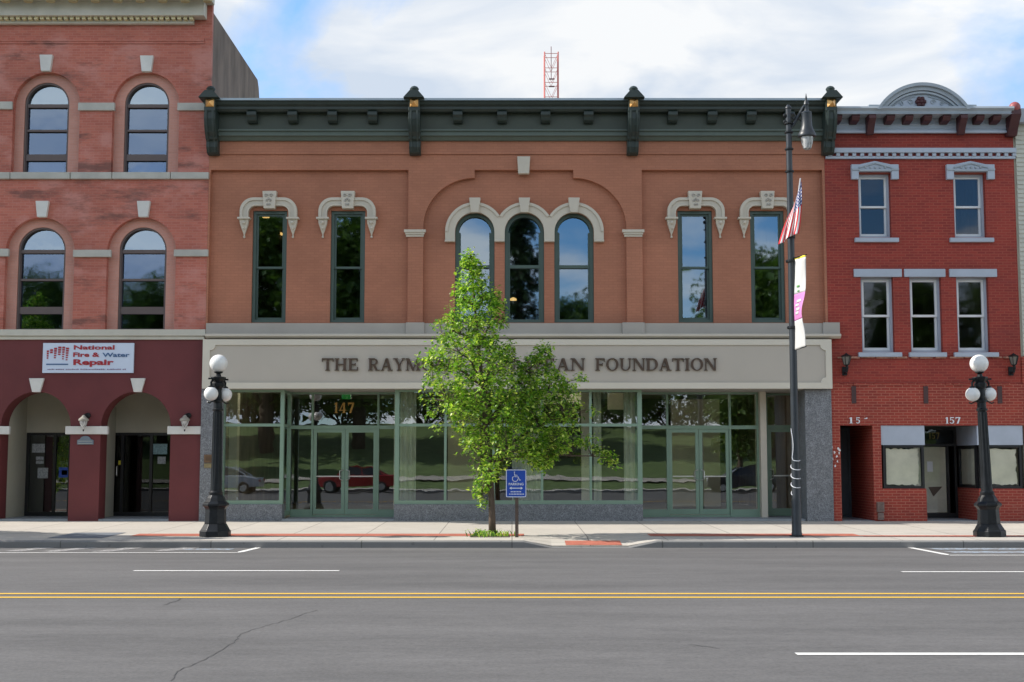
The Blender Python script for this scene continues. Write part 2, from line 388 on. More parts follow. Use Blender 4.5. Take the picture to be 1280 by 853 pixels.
M['paver'] = plain('red_clay_pavers', (.42, .13, .085), .8, .22, 7, bmp=.3)
M['darkslab'] = plain('blue_grey_slab', (.17, .19, .215), .7, .1, 3, bmp=.2)
M['porch'] = plain('entrance_paving', (.26, .28, .30), .8, .12, 2, bmp=.2)
M['crack'] = plain('crack_filler', (.078, .076, .074), .9, .2, 5)
def paint(name, col, wear):
    m, t, b = mat(name); n = noise(t, 9, 8, rough=.75)
    a = ramp(t, n, [(wear, 0.0), (wear+.10, 1.0)])
    t.links.new(mixc(t, a, (.22, .21, .205), col), b.inputs['Base Color']); b.inputs['Roughness'].default_value = .7; return m
M['yellow'] = paint('yellow_road_paint', (.74, .45, .055), .28)
M['whiteline'] = paint('white_road_paint', (.78, .77, .74), .30)
M['wornwhite'] = paint('worn_white_road_paint', (.55, .55, .54), .50)
M['wornblue'] = paint('worn_blue_road_paint', (.36, .47, .58), .48)
def leafmat(name, stops, trans=.45):
    m = bpy.data.materials.new(name); m.use_nodes = True; t = m.node_tree; b = t.nodes['Principled BSDF']
    g = t.nodes.new('ShaderNodeNewGeometry')
    c = ramp(t, g.outputs['Random Per Island'], stops)
    n = noise(t, 1.6, 3); c = mixc(t, 1.0, c, ramp(t, n, [(.35, .8), (.65, 1.15)]), 'MULTIPLY')
    t.links.new(c, b.inputs['Base Color']); b.inputs['Roughness'].default_value = .42
    tr = t.nodes.new('ShaderNodeBsdfTranslucent'); t.links.new(mixc(t, 1.0, c, (1.35, 1.5, .55), 'MULTIPLY'), tr.inputs[0])
    mx = t.nodes.new('ShaderNodeMixShader'); mx.inputs[0].default_value = trans
    t.links.new(b.outputs[0], mx.inputs[1]); t.links.new(tr.outputs[0], mx.inputs[2]); t.links.new(mx.outputs[0], t.nodes['Material Output'].inputs[0]); return m
M['leaf'] = leafmat('pear_leaf', [(0, (.05, .13, .016)), (.25, (.12, .27, .03)), (.55, (.27, .46, .055)), (.82, (.46, .62, .09)), (1, (.66, .70, .20))], .38)
M['farleaf'] = leafmat('park_leaf', [(0, (.065, .12, .03)), (.6, (.13, .21, .048)), (1, (.20, .29, .07))], .3)
M['darkleaf'] = leafmat('spruce_needles', [(0, (.03, .06, .024)), (1, (.06, .10, .038))], .15)
M['grass'] = plain('lawn_grass', (.11, .17, .05), .9, .3, 1.2, bmp=.4, fine=20)

# ------------------------------------------------------------------ ground
YF = 32.0
YC = 25.3
def road_z(y): return .10*(1-((y-15)/10.3)**2) if 4.7 < y < YC else 0.0
mb = MB(); ys = [-6+0.5*k for k in range(int((YC+6)/.5)+1)]+[YC]; xs = [-90+10*k for k in range(19)]
for y in ys:
    for x in xs: mb.v.append((x, y, road_z(y)))
nx = len(xs)
for j in range(len(ys)-1):
    for i in range(nx-1): mb.f.append((j*nx+i, j*nx+i+1, (j+1)*nx+i+1, (j+1)*nx+i))
struct(mb.build('road', M['asphalt'], recalc=False))
# one base sheet out to the horizon
mb = MB().add([(-1500, YC+.2, -.05), (1500, YC+.2, -.05), (1500, 1500, -.05), (-1500, 1500, -.05)], [(0, 1, 2, 3)])
struct(mb.build('ground', M['grass'], recalc=False))
xr0, xr1 = fx(690, 678, YC), fx(786, 678, YC)
def dip(x):
    tr = .55
    if x < xr0-tr or x > xr1+tr: return 0.0
    if x < xr0: k = (x-(xr0-tr))/tr
    elif x > xr1: k = ((xr1+tr)-x)/tr
    else: k = 1.0
    return .115*k
def walk_z(x, y):
    z = .13+.08*(y-YC)/(YF-YC)
    k = max(0.0, min(1.0, 1-(y-YC)/1.25)); return z-dip(x)*k
XS = sorted(set([-90, -60, -40, -30, -20, -15, -12, -9, -6, -3, 0, xr0-.55, xr0, xr1, xr1+.55, 5, 8, 11, 14, 18, 22, 30, 40, 60, 90]))
YS = [YC+.16, YC+.45, YC+.85, YC+1.25, 27.5, 29, 30.5, YF+.05]
mb = MB()
for y in YS:
    for x in XS: mb.v.append((x, y, walk_z(x, y)))
nx = len(XS)
for j in range(len(YS)-1):
    for i in range(nx-1): mb.f.append((j*nx+i, j*nx+i+1, (j+1)*nx+i+1, (j+1)*nx+i))
struct(mb.build('sidewalk', M['sidewalk'], recalc=False))
mb = MB()                                        # curb with the dropped ramp
prof = [(YC, -.1), (YC-.012, .0), (YC+.01, .8), (YC+.035, 1.0), (YC+.16, 1.0), (YC+.16, -1.0)]
for x in XS:
    zt = .13-dip(x)+.004
    mb.v += [(x, YC, -.1), (x, YC, zt-.025), (x, YC+.03, zt), (x, YC+.162, zt+.001), (x, YC+.162, -.1)]
for i in range(len(XS)-1):
    for k in range(4): mb.f.append((i*5+k, (i+1)*5+k, (i+1)*5+k+1, i*5+k+1))
struct(mb.build('kerb', M['curb']))
def sheet(name, poly, m, dz, zf):
    # poly of (x,y), subdivided rows are not needed: small pieces only
    mb = MB().add([(x, y, zf(x, y)+dz) for x, y in poly], [tuple(range(len(poly)))])
    return struct(mb.build(name, m, recalc=False))
def strip_band(name, x0, x1, y0, y1, m, dz):
    mb = MB(); xx = [x0]+[x for x in XS if x0 < x < x1]+[x1]; yy = [y0]+[y for y in YS if y0 < y < y1]+[y1]
    for y in yy:
        for x in xx: mb.v.append((x, y, walk_z(x, y)+dz))
    n = len(xx)
    for j in range(len(yy)-1):
        for i in range(n-1): mb.f.append((j*n+i, j*n+i+1, (j+1)*n+i+1, (j+1)*n+i))
    return struct(mb.build(name, m, recalc=False))
strip_band('brick_paving_band', fx(165, 667, 26.8), fx(655, 667, 26.8), 26.62, 27.35, M['paver'], .005)
strip_band('brick_paving_band', fx(812, 667, 26.8), fx(1075, 667, 26.8), 26.62, 27.35, M['paver'], .005)
strip_band('brick_paving_band', fx(1075, 668, 26.8)+.003, 60, 26.5, 26.85, M['paver'], .005)
strip_band('brick_paving_band', -60, fx(-40, 667, 26.8), 26.62, 27.35, M['paver'], .005)
strip_band('paving_slab', fx(73, 667, 26.7), fx(140, 667, 26.7), 26.05, 27.7, M['darkslab'], .006)
strip_band('ramp_pad', fx(707, 678, 25.6), fx(777, 678, 25.6), 25.50, 26.02, M['paver'], .006)
# markings
def line(name, pts, w, m, dz=.004):
    mb = MB(); P2 = []
    for (a, b2) in zip(pts[:-1], pts[1:]):
        n = max(1, int(abs(b2[1]-a[1])/.25)); P2 += [(a[0]+(b2[0]-a[0])*k/n, a[1]+(b2[1]-a[1])*k/n) for k in range(n)]
    P2.append(pts[-1])
    for i, p in enumerate(P2):
        a, c = P2[max(0, i-1)], P2[min(len(P2)-1, i+1)]
        d = Vector((c[0]-a[0], c[1]-a[1])).normalized(); q = Vector((-d.y, d.x))*w/2
        for s in (1, -1):
            x, y = p[0]+q.x*s, p[1]+q.y*s; mb.v.append((x, y, road_z(y)+dz))
    for i in range(len(P2)-1): mb.f.append((2*i, 2*i+1, 2*i+3, 2*i+2))
    return struct(mb.build(name, m))
def road_pt(px, py):
    lo, hi = 3.0, 30.0
    for _ in range(50):
        mid = (lo+hi)/2
        if fz(py, mid) > road_z(mid): lo = mid
        else: hi = mid
    return (fx(px, py, lo), lo)
yl = road_pt(640, 742.6)[1]; y2 = road_pt(640, 747.2)[1]
line('lane_line', [(-80, yl), (80, yl)], .13, M['yellow']); line('lane_line', [(-80, y2), (80, y2)], .13, M['yellow'])
line('lane_line', [road_pt(167, 713.8), road_pt(424, 713.8)], .12, M['whiteline'])
a = road_pt(1127, 715.2); line('lane_line', [a, (a[0]+3.05, a[1])], .12, M['whiteline'])
a = road_pt(995, 818); line('lane_line', [a, (a[0]+3.6, a[1])], .115, M['whiteline'])
a = road_pt(297, 691.2); e = road_pt(327, 683.6); line('parking_line', [(-24, a[1]), a, e], .12, M['whiteline'])
a = road_pt(1187, 694.4); e = road_pt(1135, 684.2); line('parking_line', [e, a, (24, a[1])], .12, M['whiteline'])
for (p0, p1) in (((60, 690), (120, 684)), ((125, 690), (175, 684)), ((200, 689), (245, 684)), ((15, 689.5), (60, 684.5))):
    a, e = road_pt(*p0), road_pt(*p1); line('parking_marking', [a, e], .35, M['wornwhite'])
for (p0, p1) in (((1165, 686.5), (1290, 686.5)), ((1185, 690.5), (1310, 690.5))):
    a, e = road_pt(*p0), road_pt(*p1); line('parking_marking', [a, e], .62, M['wornblue'])
a, e = road_pt(215, 687), road_pt(290, 687); line('parking_marking', [a, e], .5, M['wornblue'])
def crack(pts, w):
    pp = []
    for (a, b2) in zip(pts[:-1], pts[1:]):
        for k in range(6):
            t_ = k/6; pp.append(road_pt(a[0]+(b2[0]-a[0])*t_+random.uniform(-2, 2), a[1]+(b2[1]-a[1])*t_+random.uniform(-.7, .7)))
    pp.append(road_pt(*pts[-1])); line('road_crack', pp, w, M['crack'], .003)
crack([(214, 852), (225, 838), (262, 822), (292, 804), (300, 793), (330, 783), (362, 774), (397, 763)], .008)
crack([(205, 757), (230, 747)], .02)
crack([(860, 806), (900, 811)], .012)
# opposite side of the street (mirrored in the windows)
struct(MB().box(-90, 90, -6.16, -6, -.1, .13).build('kerb', M['curb']))
mb = MB().add([(-90, -9, .134), (90, -9, .134), (90, -6.161, .134), (-90, -6.161, .134)], [(0, 1, 2, 3)])
struct(mb.build('sidewalk', M['sidewalk'], recalc=False))
def lawn_z(x, y):
    t_ = max(0, min(1, (-y-10)/40)); s_ = t_*t_*(3-2*t_); return .12+4.4*s_+.5*math.sin(x*.05+y*.08)*t_
mb = MB(); xs = [-1500, -400, -150]+[-100+8*k for k in range(26)]+[150, 400, 1500]; ys = [-9-3*k for k in range(24)]+[-100, -150, -400, -1500]
for y in ys:
    for x in xs: mb.v.append((x, y, lawn_z(max(-100, min(100, x)), y)))
nx = len(xs)
for j in range(len(ys)-1):
    for i in range(nx-1): mb.f.append((j*nx+i, (j+1)*nx+i, (j+1)*nx+i+1, j*nx+i+1))
struct(mb.build('lawn', M['grass'], recalc=False, smooth='all'))
pts = [(-40, -13), (-20, -15), (0, -18), (14, -15), (30, -12)]
mb = MB()
for i, (x, y) in enumerate(pts):
    for s in (0, -2.2): mb.v.append((x, y+s, lawn_z(x, y+s)+.09))
for i in range(len(pts)-1): mb.f.append((2*i, 2*i+2, 2*i+3, 2*i+1))
struct(mb.build('path', M['sidewalk'], recalc=False))

# ------------------------------------------------------------------ window builders
def frame_rect(mb, x0, x1, z0, z1, y0, y1, t, tb=None):
    tb = tb or t
    mb.box(x0, x0+t, y0, y1, z0, z1); mb.box(x1-t, x1, y0, y1, z0, z1)
    mb.box(x0+t, x1-t, y0, y1, z1-t, z1); mb.box(x0+t, x1-t, y0, y1, z0, z0+tb)
def pane(x0, x1, z0, z1, y, m, parent):
    return MB().box(x0, x1, y, y+.008, z0, z1).build('pane', m, parent)
def sash_window(root, x0, x1, z0, z1, zr, Y, fm, gm, t1=.07, t2=.05, lowm=None):
    f = MB(); frame_rect(f, x0, x1, z0, z1, Y, Y+.16, t1); fr = f.build('window', fm, root)
    s = MB(); a, b2 = x0+t1, x1-t1
    frame_rect(s, a, b2, zr-t2/2, z1-t1, Y+.05, Y+.10, t2); s1 = s.build('sash', lowm or fm, fr)
    s = MB(); frame_rect(s, a, b2, z0+t1, zr+t2/2, Y+.101, Y+.15, t2, t2*1.3); s2 = s.build('sash', lowm or fm, fr)
    # panes belong to the window
    pane(a+t2, b2-t2, zr+t2/2, z1-t1-t2, Y+.07, gm, fr); pane(a+t2, b2-t2, z0+t1+t2, zr-t2/2, Y+.12, gm, fr)
    return fr
def arch_window(root, cx, zs, R, z0, bars, Y, fm, gm, t=.07, si=.045, gm2=None):
    A = arch(cx, zs, R, z0); B = arch(cx, zs, R-t, z0+t)
    f = MB().ring(A, B, Y, Y+.14)
    for (za, zb) in bars: f.box(cx-R+t, cx+R-t, Y+.03, Y+.10, za, zb)
    for s in (-1, 1):                             # inner sash stiles below the arch
        f.box(cx+s*(R-t), cx+s*(R-t-si), Y+.031, Y+.099, z0+t, zs)
    fr = f.build('window', fm, root)
    if gm2:
        zc = (bars[0][0]+bars[0][1])/2
        MB().prism(arch(cx, zs, R-t+.01, zc), Y+.115, Y+.123).build('pane', gm, fr); MB().box(cx-R+t, cx+R-t, Y+.115, Y+.123, z0+t-.01, zc-.002).build('pane', gm2, fr)
    else: MB().prism(arch(cx, zs, R-t+.01, z0+t-.01), Y+.115, Y+.123).build('pane', gm, fr)
    return fr
def keystone(root, a, c, b, d, ins, y0, y1, m, name='keystone', py=None):
    mid = (b+d)/2; zt, zb = fz(b, y0), fz(d, y0)
    x0, x1 = fx(a, mid, y0), fx(c, mid, y0); i = ins*y0/F
    return MB().prism([(x0, zt), (x1, zt), (x1-i, zb), (x0+i, zb)], y0, y1).build(name, m, root, bevel=.012)

# ================================================================== TAN FOUNDATION BUILDING
BX0, BX1 = fx(257, 404, YF), fx(1035, 404, YF)
ztop = fz(128, YF); zb0 = fz(404, YF)
tan = thing('foundation_building', 'wide tan brick building with dark green cornice and glass storefront under a long sign', 'building', ((BX0+BX1)/2, YF, walk_z(0, YF)))
YP = YF+.13
def rx(a, m_, Y=YF): return fx(a, m_, Y)
holes_p = []
zpt = fz(212.5, YF)
holes_p.append(rect(rx(260.5, 300)+.02, rx(510, 300), zb0-.5, zpt))
holes_p.append(rect(rx(803, 300), BX1-.06, zb0-.5, zpt))
cxm = rx(656, 300)
xl, xr = rx(529, 300), rx(783, 300)
zsp = fz(284, YF); zst = fz(222.5, YF); xsl, xsr = rx(593, 300), rx(717, 300)
pts = [(xl, zb0-.5), (xl, zsp)]
for k in range(1, 17):
    a = math.pi/2*k/16; pts.append((xsl-(xsl-xl)*math.cos(a), zsp+(zst-zsp)*math.sin(a)))
pts += [(xsl, zpt), (xsr, zpt)]
for k in range(0, 17):
    a = math.pi/2*k/16; pts.append((xsr+(xr-xsr)*math.sin(a), zsp+(zst-zsp)*math.cos(a)))
pts += [(xr, zb0-.5)]
holes_p.append(pts)
# the raised layer is open at the bottom: its outline starts half a metre below the band, hidden behind the stone band
MB().holes(rect(BX0, BX1, zb0-.55, ztop), holes_p, YF, YP-.001).build('pilaster_wall', M['tan'], tan)
# recessed wall with windows
WR = [(315, 358), (413, 456), (847.5, 891), (938.5, 981)]
WA = [(593.5), (655.5), (717.6)]
hs = []
zw0, zw1 = fz(403.6, YP), fz(263.5, YP)
for a, c in WR: hs.append(rect(fx(a, 334, YP), fx(c, 334, YP), zw0, zw1))
Ra = 24.9*YP/F; zsa = fz(290.5, YP)
for c in WA: hs.append(arch(fx(c, 334, YP), zsa, Ra, zw0))
MB().holes(rect(BX0, BX1, zb0-.6, ztop), hs, YP, YP+.3).build('wall', M['tan'], tan)
MB().pxbox(257+3, 175, 1030.5, 193, YF-.035, YF-.001).build('brick_course', M['tan'], tan)
for a, c in WR:
    sash_window(tan, fx(a, 334, YP)+.003, fx(c, 334, YP)-.003, zw0+.003, zw1-.003, fz(334, YP), YP+.06, M['winframe'], M['upglass'], .075, .05)
for c in WA:
    zr = fz(333, YP); arch_window(tan, fx(c, 334, YP), zsa, Ra-.003, zw0+.003, [(zr-.04, zr+.04)], YP+.06, M['winframe'], M['upglass'], .085)
# arched hood over the triple window
h = MB(); R1 = 37.2*YP/F; zc = zsa; zlow = fz(300.5, YP); A = []
C3 = [fx(c, 300, YP) for c in WA]
dxx = (C3[1]-C3[0])/2; va = math.acos(dxx/R1)
A = [(C3[0]-R1, zlow)]
for i, c in enumerate(C3):
    s0 = math.pi if i == 0 else math.pi-va; s1 = 0 if i == 2 else va
    for k in range(17):
        a = s0+(s1-s0)*k/16; A.append((c+R1*math.cos(a), zc+R1*math.sin(a)))
A.append((C3[2]+R1, zlow))
# the lower outline follows the window arches
Bl = []
for i in (2, 1, 0):
    c = C3[i]; Bl.append((c+Ra, zlow))
    for k in range(17):
        a = math.pi*k/16; Bl.append((c+Ra*math.cos(a), zc+Ra*math.sin(a)))
    Bl.append((c-Ra, zlow))
h.holes(A+Bl, [], YP-.11, YP-.002); h.build('window_hood', M['trim'], tan)
# thin raised bead following the hood
h = MB()
for i, c in enumerate(C3):
    s0 = math.pi if i == 0 else math.pi-va; s1 = 0 if i == 2 else va
    o_ = [(c+R1*math.cos(s0+(s1-s0)*k/24), zc+R1*math.sin(s0+(s1-s0)*k/24)) for k in range(25)]
    n_ = [(c+(R1-.07)*math.cos(s0+(s1-s0)*k/24), zc+(R1-.07)*math.sin(s0+(s1-s0)*k/24)) for k in range(25)]
    h.ring(o_, n_, YP-.14, YP-.111, closed=False)
h.build('hood_bead', M['trim'], tan)
for (x0, x1) in ((C3[0]-R1-.01, C3[0]-Ra), (C3[0]+Ra, C3[1]-Ra), (C3[1]+Ra, C3[2]-Ra), (C3[2]+Ra, C3[2]+R1+.01)):
    MB().box(x0, x1, YP-.13, YP-.002, zlow-.055, zlow-.001).build('impost', M['trim'], tan, bevel=.01)
for c in WA: keystone(tan, c-7.2, c+7.2, 247, 265.5, 2.4, YP-.2, YP-.03, M['trim'])
keystone(tan, 646.5, 662.8, 195.5, 217, 1.3, YF-.10, YF+.05, M['trim'])
# hoods over the rectangular windows
def carve(root, x0, x1, z0, z1, y, m):            # small relief scroll work
    mb = MB(); rr = random.Random(int((x0+z0)*1000) & 4095)
    w_, h_ = x1-x0, z1-z0
    for s in (-1, 1):
        for (u, v, r) in ((.22, .72, .16), (.16, .38, .11), (.1, .12, .08)):
            cx, cz, rd = (x0+x1)/2+s*u*w_, z0+v*h_, r*w_
            mb.tube([(cx+rd*(1-k*.07)*math.cos(k*.7*s), y-.008, cz+rd*(1-k*.07)*math.sin(k*.7)) for k in range(10)], w_*.045, 5)
    mb.ball(((x0+x1)/2, y, z0+.5*h_), w_*.10, 8, 6)
    return mb.build('carving', m, root)
for a, c in WR:
    cx = (a+c)/2; y0 = YP-.12
    X = fx(cx, 275, YP); sc = YP/F
    zt, zi, zl = fz(248.5, YP), fz(258.5, YP), fz(273, YP)
    ho, hi = 36*sc, 25.5*sc; ro, ri = 17*sc, 9*sc
    def hood(hw, top, r, zl_=zl):
        p = [(X-hw, zl_)]
        for k in range(9): t_ = math.pi/2*k/8; p.append((X-hw+r-r*math.cos(t_), top-r+r*math.sin(t_)))
        for k in range(9): t_ = math.pi/2*k/8; p.append((X+hw-r+r*math.sin(t_), top-r+r*math.cos(t_)))
        p.append((X+hw, zl_)); return p
    hm = MB().ring(hood(ho, zt, ro), hood(hi, zi, ri), y0, YP-.002, closed=False)
    hm.ring(hood(ho, zt, ro), hood(ho-.07, zt-.07, ro-.05), y0-.035, y0-.001, closed=False)
    hm.ring(hood(hi+.035, zi+.035, ri+.02), hood(hi, zi, ri), y0-.02, y0-.001, closed=False)
    hd = hm.build('window_hood', M['trim'], tan)
    for s in (-1, 1):
        xc = X+s*(ho+hi)/2; hw = (ho-hi)/2
        cb = MB().box(xc-hw-.05, xc+hw+.05, y0-.07, YP-.002, zl-.045, zl-.001)
        zz_ = [zl-.046, zl-.16, zl-.30, zl-.42, zl-.47]; ww = [hw+.01, hw-.005, hw-.05, hw-.09, .02]
        dd = [.13, .12, .09, .05, .03]
        for k in range(4):
            n_ = len(cb.v)
            cb.add([(xc-ww[k], YP-dd[k], zz_[k]), (xc+ww[k], YP-dd[k], zz_[k]), (xc+ww[k], YP-.002, zz_[k]), (xc-ww[k], YP-.002, zz_[k]),
                    (xc-ww[k+1], YP-dd[k+1], zz_[k+1]), (xc+ww[k+1], YP-dd[k+1], zz_[k+1]), (xc+ww[k+1], YP-.002, zz_[k+1]), (xc-ww[k+1], YP-.002, zz_[k+1])],
                   [(0, 1, 5, 4), (1, 2, 6, 5), (3, 0, 4, 7)]+([(0, 3, 2, 1)] if k == 0 else [])+([(4, 5, 6, 7)] if k == 3 else []))
        cb.ball((xc, YP-.13, zl-.13), .05, 8, 6); cb.ball((xc, YP-.1, zl-.27), .035, 8, 6)
        cb.ball((xc, YP-.04, zl-.485), .03, 8, 6)
        cb.build('corbel', M['trim'], hd)
    k_ = keystone(hd, cx-8.8, cx+8.8, 238.7, 260.5, 1.8, y0-.08, YP-.01, M['trim'])
    carve(k_, fx(cx-7, 250, y0), fx(cx+7, 250, y0), fz(259, y0), fz(240, y0), y0-.082, M['band'])
# pilaster capitals
for a, c in ((505, 532), (778, 805.5)):
    q = MB().pxbox(a, 287, c, 290.2, YF-.09, YF+.02); q.pxbox(a+1.5, 290.3, c-1.5, 293, YF-.06, YF+.021); q.pxbox(a+2.5, 293.1, c-2.5, 296, YF-.03, YF+.022)
    q.build('pilaster_capital', M['trim'], tan)
# stone band under the windows
q = MB().pxbox(257.5, 404.2, 1046, 418, YF-.10, YF+.05); q.build('stone_band', M['band'], tan)
q = MB()
for a, c in ((507, 530.5), (778, 806), (1029, 1050)): q.pxbox(a, 403.2, c, 417.6, YF-.15, YF-.101)
q.build('plinth_block', M['band'], tan, bevel=.01)
zl1, zl0 = fz(417.5, YF-.2), fz(423, YF-.2)
q = MB().extx([(YF-.05, zl1), (YF-.22, zl1), (YF-.25, zl1-.03), (YF-.25, zl1-.06), (YF-.18, zl0), (YF-.05, zl0)], fx(257, 420, YF-.2), fx(1051, 420, YF-.2))
q.build('moulding', M['trim'], tan)
# sign fascia
YS_ = YF-.28
sx0, sx1, sz0, sz1 = fx(253, 455, YS_), fx(1040, 455, YS_), fz(486, YS_), fz(424.3, YS_)
def notch(x0, x1, z0, z1, r):
    p = []
    for (cx, cz, a0) in ((x0, z0, 90), (x1, z0, 180), (x1, z1, 270), (x0, z1, 360)):
        for k in range(7):
            a = math.radians(a0-15*k); p.append((cx+r*math.cos(a), cz+r*math.sin(a)))
    return p
i0, i1, j0, j1 = fx(262, 455, YS_), fx(1032.5, 455, YS_), fz(478.5, YS_), fz(431.5, YS_)
q = MB().holes(rect(sx0, sx1, sz0, sz1), [notch(i0, i1, j0, j1, .13)], YS_, YS_+.06)
q.build('sign_border', M['fascia_edge'], tan)
MB().box(sx0+.002, sx1-.002, YS_+.035, YF-.02, sz0+.002, sz1-.002).build('sign_panel', M['fascia'], tan)
# ---- serif letters
def glyph(ch):
    e, st, th, s = .085, .19, .085, .055
    G = []
    def R_(x0, x1, y0, y1): G.append([(x0, y0), (x1, y0), (x1, y1), (x0, y1)])
    def stem(x, w_=st, top=True, bot=True):
        R_(x, x+w_, 0, 1)
        if bot: R_(x-e, x+w_+e, 0, s)
        if top: R_(x-e, x+w_+e, 1-s, 1)
    def diag(xa, ya, xb, yb, w_): G.append([(xa, ya), (xa+w_, ya), (xb+w_, yb), (xb, yb)])
    def bowl(cx, cy, rx_, ry, tx, ty, a0, a1, n=14):
        O = [(cx+rx_*math.cos(a0+(a1-a0)*k/n), cy+ry*math.sin(a0+(a1-a0)*k/n)) for k in range(n+1)]
        I = [(cx+(rx_-tx)*math.cos(a0+(a1-a0)*k/n), cy+(ry-ty)*math.sin(a0+(a1-a0)*k/n)) for k in range(n+1)]
        G.append(('ring', O, I))
    H_ = math.pi/2
    if ch == 'T': stem(.38, top=False); R_(.02, .93, .91, 1); R_(.02, .08, .72, .92); R_(.87, .93, .72, .92); return G, .95
    if ch == 'H': stem(.10); stem(.72); R_(.2, .8, .46, .545); return G, 1.01
    if ch == 'E': stem(.10); R_(.2, .76, .915, 1); R_(.2, .80, 0, .085); R_(.2, .6, .46, .54); R_(.70, .76, .74, .95); R_(.74, .80, .05, .28); R_(.55, .60, .38, .62); return G, .84
    if ch == 'F': stem(.10); R_(.2, .76, .915, 1); R_(.2, .6, .46, .54); R_(.70, .76, .72, .95); R_(.55, .60, .38, .62); return G, .80
    if ch == 'R': stem(.10); R_(.2, .5, .925, 1); R_(.2, .5, .45, .52); bowl(.46, .725, .32, .275, .17, .075, -H_, H_); diag(.62, 0, .36, .47, .2); R_(.60, .95, 0, s); return G, .95
    if ch == 'A': diag(.08, 0, .40, 1, .09); diag(.66, 0, .39, 1, .20); R_(.22, .72, .29, .37); R_(0, .27, 0, s); R_(.56, .98, 0, s); return G, .96
    if ch == 'Y': diag(.36, .42, .04, 1, .20); diag(.44, .42, .76, 1, .09); R_(.37, .56, 0, .5); R_(.28, .65, 0, s); R_(-.03, .34, 1-s, 1); R_(.66, .95, 1-s, 1); return G, .92
    if ch == 'M': R_(.10, .18, 0, 1); R_(0, .28, 0, s); R_(.0, .24, 1-s, 1); diag(.52, 0, .10, 1, .19); diag(.54, 0, .90, 1, .08); R_(.92, 1.11, 0, 1); R_(.83, 1.2, 0, s); R_(.94, 1.2, 1-s, 1); return G, 1.2
    if ch == 'N': R_(.10, .18, 0, 1); R_(0, .28, 0, s); R_(-.01, .24, 1-s, 1); diag(.74, 0, .10, 1, .20); R_(.84, .92, 0, 1); R_(.74, 1.02, 1-s, 1); return G, 1.0
    if ch == 'O': bowl(.50, .5, .49, .52, .19, .07, 0, 2*math.pi, 36); return G, 1.0
    if ch == 'D': stem(.10); R_(.2, .5, .925, 1); R_(.2, .5, 0, .075); bowl(.46, .5, .49, .5, .19, .075, -H_, H_, 20); return G, .98
    if ch == 'J': R_(.28, .47, .15, 1); R_(.19, .56, 1-s, 1); bowl(.24, .12, .23, .27, .17, .08, 0, -2.3); return G, .58
    if ch == 'W': diag(.26, 0, .02, 1, .19); diag(.32, 0, .56, 1, .08); diag(.74, 0, .48, 1, .19); diag(.80, 0, 1.06, 1, .08); R_(-.06, .30, 1-s, 1); R_(.42, .74, 1-s, 1); R_(.98, 1.22, 1-s, 1); return G, 1.2
    if ch == 'U': R_(.10, .29, .3, 1); R_(.01, .38, 1-s, 1); R_(.78, .86, .3, 1); R_(.68, .96, 1-s, 1); bowl(.48, .32, .38, .34, .14, .08, math.pi, 2*math.pi); return G, .97
    if ch == 'I': stem(.10); return G, .39
    if ch == '1': R_(.2, .38, 0, 1); R_(.1, .48, 0, s); G.append([(.05, .78), (.2, .86), (.2, 1)]); return G, .52
    if ch == '4': R_(.42, .60, 0, 1); R_(.32, .70, 0, s); R_(.02, .74, .22, .31); diag(.02, .25, .40, 1, .10); return G, .8
    if ch == '7': R_(.06, .68, .86, 1); R_(.06, .12, .68, .87); diag(.2, 0, .50, .9, .19); return G, .72
    if ch == '5': R_(.12, .62, .86, 1); R_(.12, .2, .5, .9); bowl(.32, .32, .32, .33, .17, .09, -2.6, 2.0, 18); return G, .72
    return [], .4
def word(mb, text, x0, x1, z0, z1, y, dep):
    H_ = z1-z0; gap = .07; tot = sum(glyph(c)[1] for c in text)+gap*(len(text)-1); sx = (x1-x0)/tot; x = x0
    for c in text:
        G, w_ = glyph(c)
        for k, g in enumerate(G):
            yy = y-.0012*k
            if isinstance(g, tuple): mb.ring([(x+a*sx, z0+b2*H_) for a, b2 in g[1]], [(x+a*sx, z0+b2*H_) for a, b2 in g[2]], yy, y+dep, closed=False)
            else: mb.prism([(x+a*sx, z0+b2*H_) for a, b2 in g], yy, y+dep)
        x += (w_+gap)*sx
yl_ = YS_-.02
for wd, a, c in (('THE', 402, 448), ('RAYMOND', 460, 575), ('JOHN', 587, 645), ('WEAN', 657, 731), ('FOUNDATION', 744, 896)):
    q = MB(); word(q, wd, fx(a, 455, yl_), fx(c, 455, yl_), fz(463.3, yl_), fz(448, yl_), yl_, .05); q.build('lettering', M['letter'], tan)
# ---- cornice
yc = YF-.52
cx0, cx1 = fx(268, 130, yc), fx(1034, 130, yc)
zc1, zc0 = fz(124.2, yc), fz(137.5, yc)
hgt = zc1-zc0
q = MB().extx([(YF+.3, zc1), (yc, zc1), (yc-.02, zc1-.05), (yc, zc1-.06), (yc+.03, zc1-hgt*.45), (yc+.10, zc1-hgt*.6), (yc+.10, zc1-hgt*.8), (yc+.16, zc0), (YF+.3, zc0)], cx0, cx1)
q.build('cornice', M['cornice_dark'], tan)
MB().extx([(YF+.3, zc1+.001), (YF+.3, zc1+.02), (yc-.035, zc1+.02), (yc-.035, zc1-.035), (yc-.021, zc1-.035), (yc-.021, zc1+.001)], cx0, cx1).build('flashing', M['flash'], tan)
yfz = YF-.16
zf1, zf0 = zc0-.001, fz(162.3, yfz)
MB().box(fx(262, 150, yfz), fx(1030, 150, yfz), yfz, YF-.001, zf0, zf1).build('frieze', M['cornice_mid'], tan)
ym = YF-.24
zm1, zm0 = fz(162.0, ym), fz(174.2, ym)
hh = zm1-zm0
